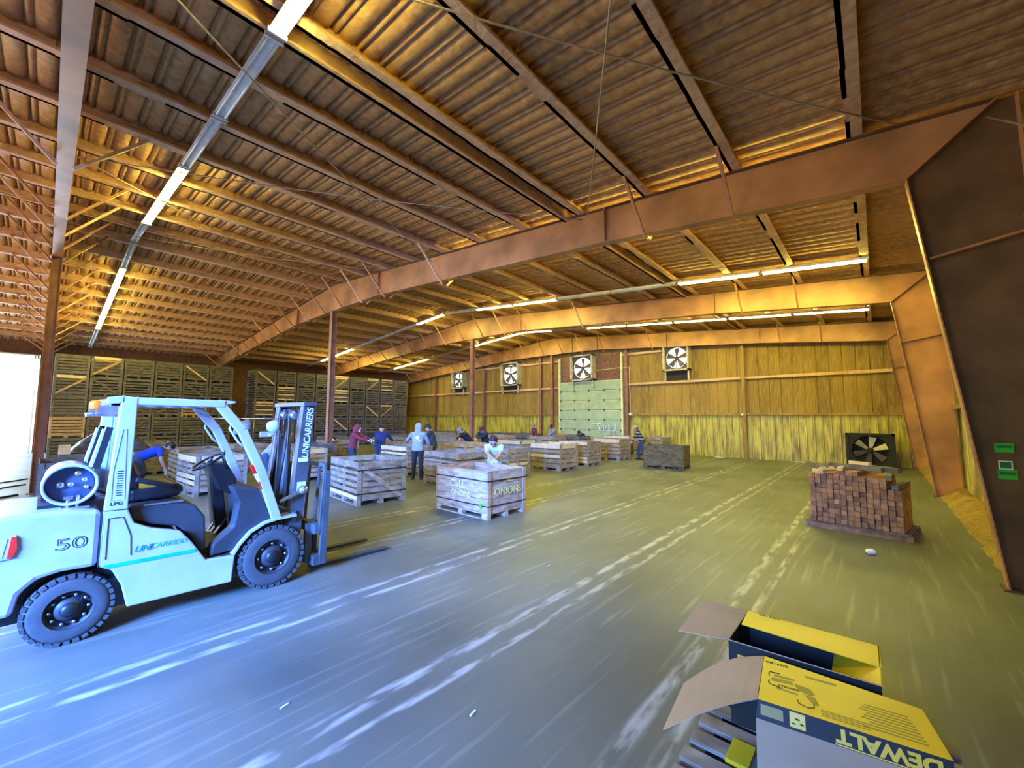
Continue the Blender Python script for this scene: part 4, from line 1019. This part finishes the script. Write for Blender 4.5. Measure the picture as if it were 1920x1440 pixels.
tag(MB().ball((-.33,3.07,.16),(.07,.05,.045)).build('crumpled_packing','card_print'), 'yellow crumpled packing inside the far open box', 'packing')
lb = MB().bb((-.70,2.52,.127),(-.59,2.70,.15)).build('label_box','card_print'); tag(lb, 'low yellow printed carton piece lying on the pallet under the open flap', 'carton')

# ------------------------------------------------------------------ people
def person(label, hip, rz, lean, hands, top, legs='jeans', gear='hair', skin='skin', glove=None, head_down=20, sc=1., vox=.009, sleeves=True, hood=None, feet=None, extras=None, gearmat='hair', bulk=1., hs=1.15):
    t = thing('person', label, 'person', (hip[0],hip[1],0), rz)
    inv = Matrix.Rotation(-rz,4,'Z') @ Matrix.Translation((-hip[0],-hip[1],0))
    H = Vector((0,0,hip[2])); th = math.radians(lean); u = Vector((0,math.sin(th),math.cos(th))); f = Vector((0,math.cos(th),-math.sin(th)))
    spine = [H, H+u*.16*sc, H+u*.33*sc, H+u*.46*sc]
    shc = H+u*.47*sc; neck = H+u*.54*sc; hd_ = math.radians(min(lean+head_down,125)*.75); hu = Vector((0,math.sin(hd_),math.cos(hd_))); hf = Vector((0,math.cos(hd_),-math.sin(hd_)))
    head = neck+hu*.13*sc+hf*.02
    head = neck+hu*.13*sc*(1+.5*(hs-1))+hf*.02
    body = MB(); cl = MB(); lg = MB(); X = (1,0,0)
    HS = lambda mb, k0: mb.xform(Matrix.Translation(head) @ Matrix.Scale(hs,4) @ Matrix.Translation(-head), k0)
    k0 = 0
    rr = lambda l, k=1.: [(a*k*sc,b*k*sc) for a,b in l]
    body.tube([H-u*.06]+spine+[H+u*.52*sc,neck+u*.02], rr([(.13,.10),(.15,.11),(.13,.095),(.155,.105),(.15,.09),(.07,.06),(.05,.05)]), 14, side=X)
    cl.tube([H-u*.05*sc]+spine+[H+u*.53*sc], rr([(.175,.135),(.175,.135),(.165,.13),(.185,.135),(.175,.115),(.085,.08)],bulk), 16, side=X)
    body.tube([neck-u*.03,neck+hu*.06], .05*sc, 10)
    k0 = len(body.v)
    body.ball(head,(.074*sc,.092*sc,.112*sc),16,rot=Matrix((Vector((1,0,0)),hf,hu)).transposed())
    body.ball(head+hf*.03-hu*.055,(.05*sc,.055*sc,.05*sc),10,rot=Matrix((Vector((1,0,0)),hf,hu)).transposed())
    body.ball(head+hf*.098*sc-hu*.015,(.012,.018,.024),8,rot=Matrix((Vector((1,0,0)),hf,hu)).transposed())
    for s_ in (-1,1): body.ball(head+Vector((s_*.076*sc,0,0))-hf*.005-hu*.01,(.012,.018,.03),8,rot=Matrix((Vector((1,0,0)),hf,hu)).transposed())
    HS(body, k0)
    for s_, tg in zip((-1,1), hands):
        sh = shc+Vector((s_*.185*sc,0,0)); tgl = inv @ Vector(tg); dv = tgl-sh; a_, b_l = .29*sc, .27*sc
        if dv.length > (a_+b_l)*.985: dv = dv.normalized()*(a_+b_l)*.985
        L_ = dv.length; ca = (a_*a_+L_*L_-b_l*b_l)/(2*a_*L_); h_ = a_*math.sqrt(max(0,1-ca*ca)); dn = dv.normalized()
        pole = Vector((s_*.6,-.35,-.5)); pole = (pole-dn*pole.dot(dn)).normalized()
        el = sh+dn*a_*ca+pole*h_; wr_ = sh+dv
        body.tube([sh-u*.0,sh.lerp(el,.5),el,el.lerp(wr_,.4),wr_],[.052*sc,.045*sc,.038*sc,.038*sc,.026*sc],10)
        if sleeves: cl.tube([shc+Vector((s_*.08*sc,0,0)),sh,sh.lerp(el,.5),el,el.lerp(wr_,.5),el.lerp(wr_,.93)],[.09*sc,.078*sc*bulk,.066*sc*bulk,.057*sc*bulk,.052*sc*bulk,.04*sc],12)
        else: cl.tube([shc+Vector((s_*.08*sc,0,0)),sh,sh.lerp(el,.35),sh.lerp(el,.62)],[.09*sc,.076*sc,.066*sc,.068*sc],12)
        fd_ = (wr_-el).normalized(); sdv = fd_.cross(Vector((0,0,1)));
        if sdv.length < .1: sdv = Vector((1,0,0))
        sdv = sdv.normalized(); nv = fd_.cross(sdv).normalized()
        if nv.z > 0: nv = -nv
        tgt = MB() if glove else body; g0 = .003 if glove else 0
        tgt.tube([wr_-fd_*(.02 if glove else 0),wr_+fd_*.03,wr_+fd_*.085],[(.027+g0,.02+g0),(.040+g0,.018+g0),(.041+g0,.015+g0)],10,side=sdv)
        for q, fl2 in enumerate((.068,.078,.073,.058)):
            b0 = wr_+fd_*.078+sdv*(.030-.020*q)
            tgt.tube([b0,b0+fd_*fl2*.45+nv*.008,b0+fd_*fl2*.8+nv*.026,b0+fd_*fl2*.95+nv*.045],[.0095+g0,.009+g0,.0085+g0,.007+g0],7)
        tb = wr_+fd_*.03+sdv*s_*-.03*0+sdv*(.034 if s_ < 0 else -.034)
        k_ = 1 if s_ < 0 else -1
        tgt.tube([tb,tb+fd_*.03+sdv*k_*.022+nv*.01,tb+fd_*.06+sdv*k_*.026+nv*.024],[.013+g0,.011+g0,.009+g0],7)
        if glove: tgt.build('glove',glove,t,remesh=.006)
    ft = feet or [(-.13,.02),(.13,-.02)]
    for s_, (fx, fy) in zip((-1,1), ft):
        hp = H+Vector((s_*.09*sc,0,-.02)); an = Vector((fx,fy,.09)); kn = hp.lerp(an,.5)+Vector((0,.5*math.sqrt(max(0,(.44*sc)**2-((an-hp).length/2)**2)) if (an-hp).length < .88*sc else .02,0))
        body.tube([hp,kn,an],[.075*sc,.05*sc,.035*sc],10)
        lg.tube([H+Vector((s_*.06,0,.04)),hp-Vector((0,0,.05)),hp.lerp(kn,.6),kn,kn.lerp(an,.5),an-Vector((0,0,.02))],[.115*sc,.105*sc,.085*sc,.072*sc,.066*sc,.062*sc],12)
        body.tube([an,an+Vector((0,.05,-.04)),an+Vector((0,.13,-.06))],[.035,.035,.025],8)
        MB().tube([an+Vector((0,-.07,-.055)),an+Vector((0,.02,-.035)),an+Vector((0,.12,-.055)),an+Vector((0,.19,-.065))],[(.040,.034),(.046,.050),(.046,.034),(.035,.022)],10,side=X).build('shoe','black',t)
    lg.tube([H-u*.1,H+u*.06],[(.155*sc,.12*sc),(.16*sc,.12*sc)],14,side=X)
    body.build('body',skin,t,remesh=vox)
    cl.build(*top[:1],top[1],t,remesh=.014)
    lg.build('trousers',legs,t,remesh=.014)
    R_ = Matrix((Vector((1,0,0)),hf,hu)).transposed()
    ey = MB()
    for s_ in (-1,1): ey.ball(head+Vector((s_*.028,0,0))+hf*.083*sc+hu*.008,(.011,.006,.006),8,rot=R_)
    HS(ey,0); ey.build('eyes','ink',t)
    br = MB()
    for s_ in (-1,1): br.box(head+Vector((s_*.03,0,0))+hf*.086*sc+hu*.028,(.036,.012,.008),0,R_)
    br.box(head+hf*.086*sc-hu*.062,(.04,.01,.007),0,R_)
    HS(br,0); br.build('brows_and_mouth','hair' if skin != 'x' else 'hair',t)
    if gear == 'hair':
        HS(MB().ball(head-hf*.018+hu*.038,(.080*sc,.092*sc,.090*sc),16,rot=R_),0).build('hair','hair',t)
    elif gear in ('cap','beanie'):
        HS(MB().ball(head-hf*.02-hu*.01,(.079,.088,.085),12,rot=R_),0).build('hair','hair',t)
        g2 = MB().ball(head-hf*.008+hu*.045,(.086,.102,.082),16,rot=R_)
        if gear == 'cap': g2.box(head+hf*.12+hu*.045,(.13,.11,.012),0,R_)
        HS(g2,0); g2.build(gear,gearmat,t,remesh=.008)
    elif gear == 'hood':
        g2 = HS(MB().ball(head-hf*.03+hu*.012,(.102,.112,.132),16,rot=R_),0); g2.tube([neck-u*.06,neck+hu*.06-hf*.02],[(.12,.10),(.10,.11)],12,side=X)
        g2.build('hood',top[1],t,remesh=.012)
        body_face = HS(MB().ball(head+hf*.055-hu*.01,(.058,.055,.078),12,rot=R_),0).build('face_opening',skin,t)
    if extras: extras(t, H, u, f, head, hf, hu, sc, R_)
    return t
MT['maroon'] = plain('maroon_fleece', (.22,.03,.055), .85, var=.15)
MT['navy'] = plain('navy_fleece', (.012,.03,.13), .85, var=.2)
MT['greyhood'] = plain('grey_fleece', (.27,.31,.36), .85, var=.08)
MT['blackcloth'] = plain('black_cloth', (.012,.016,.022), .8, var=.3)
MT['tealblack'] = plain('dark_teal_cloth', (.015,.03,.045), .8, var=.3)
MT['tshirt'] = plain('pale_blue_tshirt', (.58,.68,.70), .8, var=.05)
MT['jeans'] = plain('dark_jeans', (.03,.05,.10), .85, var=.2)
MT['palejeans'] = plain('faded_jeans', (.35,.45,.62), .85, var=.1)
MT['blueshirt'] = plain('bright_blue_shirt', (.0,.045,.42), .8, var=.1)
MT['capgrey'] = plain('light_cap_cloth', (.45,.43,.36), .8)
MT['beanie'] = plain('mottled_grey_beanie', (.28,.26,.26), .9, var=.4, scale=30)
MT['plum'] = plain('plum_beanie', (.06,.02,.035), .9)
MT['glove'] = plain('grey_white_glove', (.55,.60,.66), .8)
m, nt, b = nmat('striped_knit'); tc = nt.nodes.new('ShaderNodeTexCoord'); wv = nt.nodes.new('ShaderNodeTexWave'); wv.bands_direction = 'Z'; wv.inputs['Scale'].default_value = 2.1; wv.inputs['Distortion'].default_value = .3
nt.links.new(tc.outputs['Object'], wv.inputs['Vector']); rp = nt.nodes.new('ShaderNodeValToRGB'); rp.color_ramp.interpolation = 'CONSTANT'; rp.color_ramp.elements[0].color = (.015,.015,.03,1); rp.color_ramp.elements[1].position = .62; rp.color_ramp.elements[1].color = (.34,.33,.26,1)
nt.links.new(wv.outputs[0], rp.inputs[0]); nt.links.new(rp.outputs[0], b.inputs['Base Color']); b.inputs['Roughness'].default_value = .85; MT['striped'] = m
def face(dx, dy): return math.atan2(-dx, dy)
def mask(t, H, u, f, head, hf, hu, sc, R_): MB().ball(head+hf*.088-hu*.05,(.045,.045,.042),12,rot=R_).build('face_mask','white',t)
def logo(t, H, u, f, head, hf, hu, sc, R_):
    c = H+u*.36*sc-f*.137*sc; R2 = Matrix((Vector((1,0,0)),-f,u)).transposed()
    MB().ball(c,(.062,.012,.062),20,rot=R2).build('printed_roundel','white_ink',t)
    c2 = H+u*.25*sc-f*.133*sc; MB().box(c2,(.20,.012,.016),0,R2).box(c2+Vector((.09,0,0))+u*.01,(.04,.012,.03),0,R2).build('printed_lines','white_ink',t)
# the man over the marked bin
person('man in pale T-shirt and gloves leaning over the bin with yellow writing', (-7.20,7.50,.90), face(.66,-.75), 42, ((-6.60,6.78,.86),(-6.46,6.86,.85)), ('t_shirt','tshirt'), 'palejeans', 'hair', 'skin', 'glove', 20, 1., .007, sleeves=False, feet=[(-.15,-.05),(.15,-.02)], hs=1.25)
person('worker in maroon hooded top and white face mask, seen from the side', (-14.0,7.3,.90), face(.75,.66), 12, ((-13.5,7.9,1.1),(-13.35,7.7,1.08)), ('hooded_top','maroon'), 'jeans', 'hood', extras=mask, glove='glove', bulk=1.05)
person('worker in navy hooded jacket seen from behind', (-14.35,8.6,.88), face(-.7,.7), 16, ((-14.8,9.0,1.0),(-14.5,9.3,1.0)), ('jacket','navy'), 'jeans', 'hair', bulk=1.22, head_down=35)
person('worker in grey hooded top with white round print on the back', (-10.95,7.9,.95), face(-.72,.68), 5, ((-11.85,8.0,1.03),(-11.0,8.4,1.0)), ('hooded_top','greyhood'), 'blackcloth', 'hood', 'skin_dark', extras=logo, bulk=1.05)
person('worker in black cap and dark jacket facing the grey hooded one', (-12.6,9.8,.93), face(-.55,-.5), 14, ((-12.9,9.4,1.0),(-12.7,9.35,1.02)), ('jacket','tealblack'), 'jeans', 'cap', bulk=1.1)
person('dark clad worker in mottled grey beanie bending to the left', (-13.35,12.35,.93), face(-.2,-.9), 42, ((-13.9,11.9,.98),(-13.0,11.4,.95)), ('jacket','blackcloth'), 'jeans', 'beanie', gearmat='beanie', bulk=1.1)
person('dark clad worker in plum beanie bending beside the grey beanie', (-12.75,12.75,.93), face(.35,-.9), 40, ((-12.7,11.6,.95),(-12.4,11.7,.95)), ('jacket','tealblack'), 'jeans', 'beanie', gearmat='plum', bulk=1.1)
person('far worker in maroon top near the end wall', (-14.85,18.9,.85), face(-.4,-.9), 10, ((-15.1,18.5,.9),(-14.8,18.4,.9)), ('hooded_top','maroon'), 'jeans', 'cap', gearmat='beanie')
person('far worker in dark cap left of the green door', (-13.95,19.4,.82), face(.2,-.95), 18, ((-14.1,18.9,.95),(-13.8,18.9,.95)), ('jacket','beanie'), 'jeans', 'cap')
person('far worker in black bending low over a bin before the green door', (-12.5,20.35,.82), face(.1,-1), 62, ((-12.5,19.7,.75),(-12.2,19.7,.75)), ('jacket','blackcloth'), 'jeans', 'hair')
person('worker in striped sweater and pale cap stooping by the brown bin', (-8.45,18.95,.86), face(-.8,-.5), 22, ((-8.95,18.7,.72),(-8.85,18.55,.74)), ('sweater','striped'), 'jeans', 'cap', gearmat='capgrey', feet=[(-.1,-.12),(.1,.12)])
person('worker in bright blue shirt bent double behind the forklift seat', (-14.9,1.75,.86), face(.15,1), 66, ((-14.95,2.35,.42),(-14.7,2.3,.45)), ('t_shirt','blueshirt'), 'jeans', 'cap', sleeves=False, glove='glove')
person('figure in grey hooded top half hidden behind the forklift mast', (-12.4,4.05,.93), face(.3,.8), 40, ((-12.2,4.6,.9),(-12.0,4.5,.9)), ('hooded_top','greyhood'), 'jeans', 'hood')
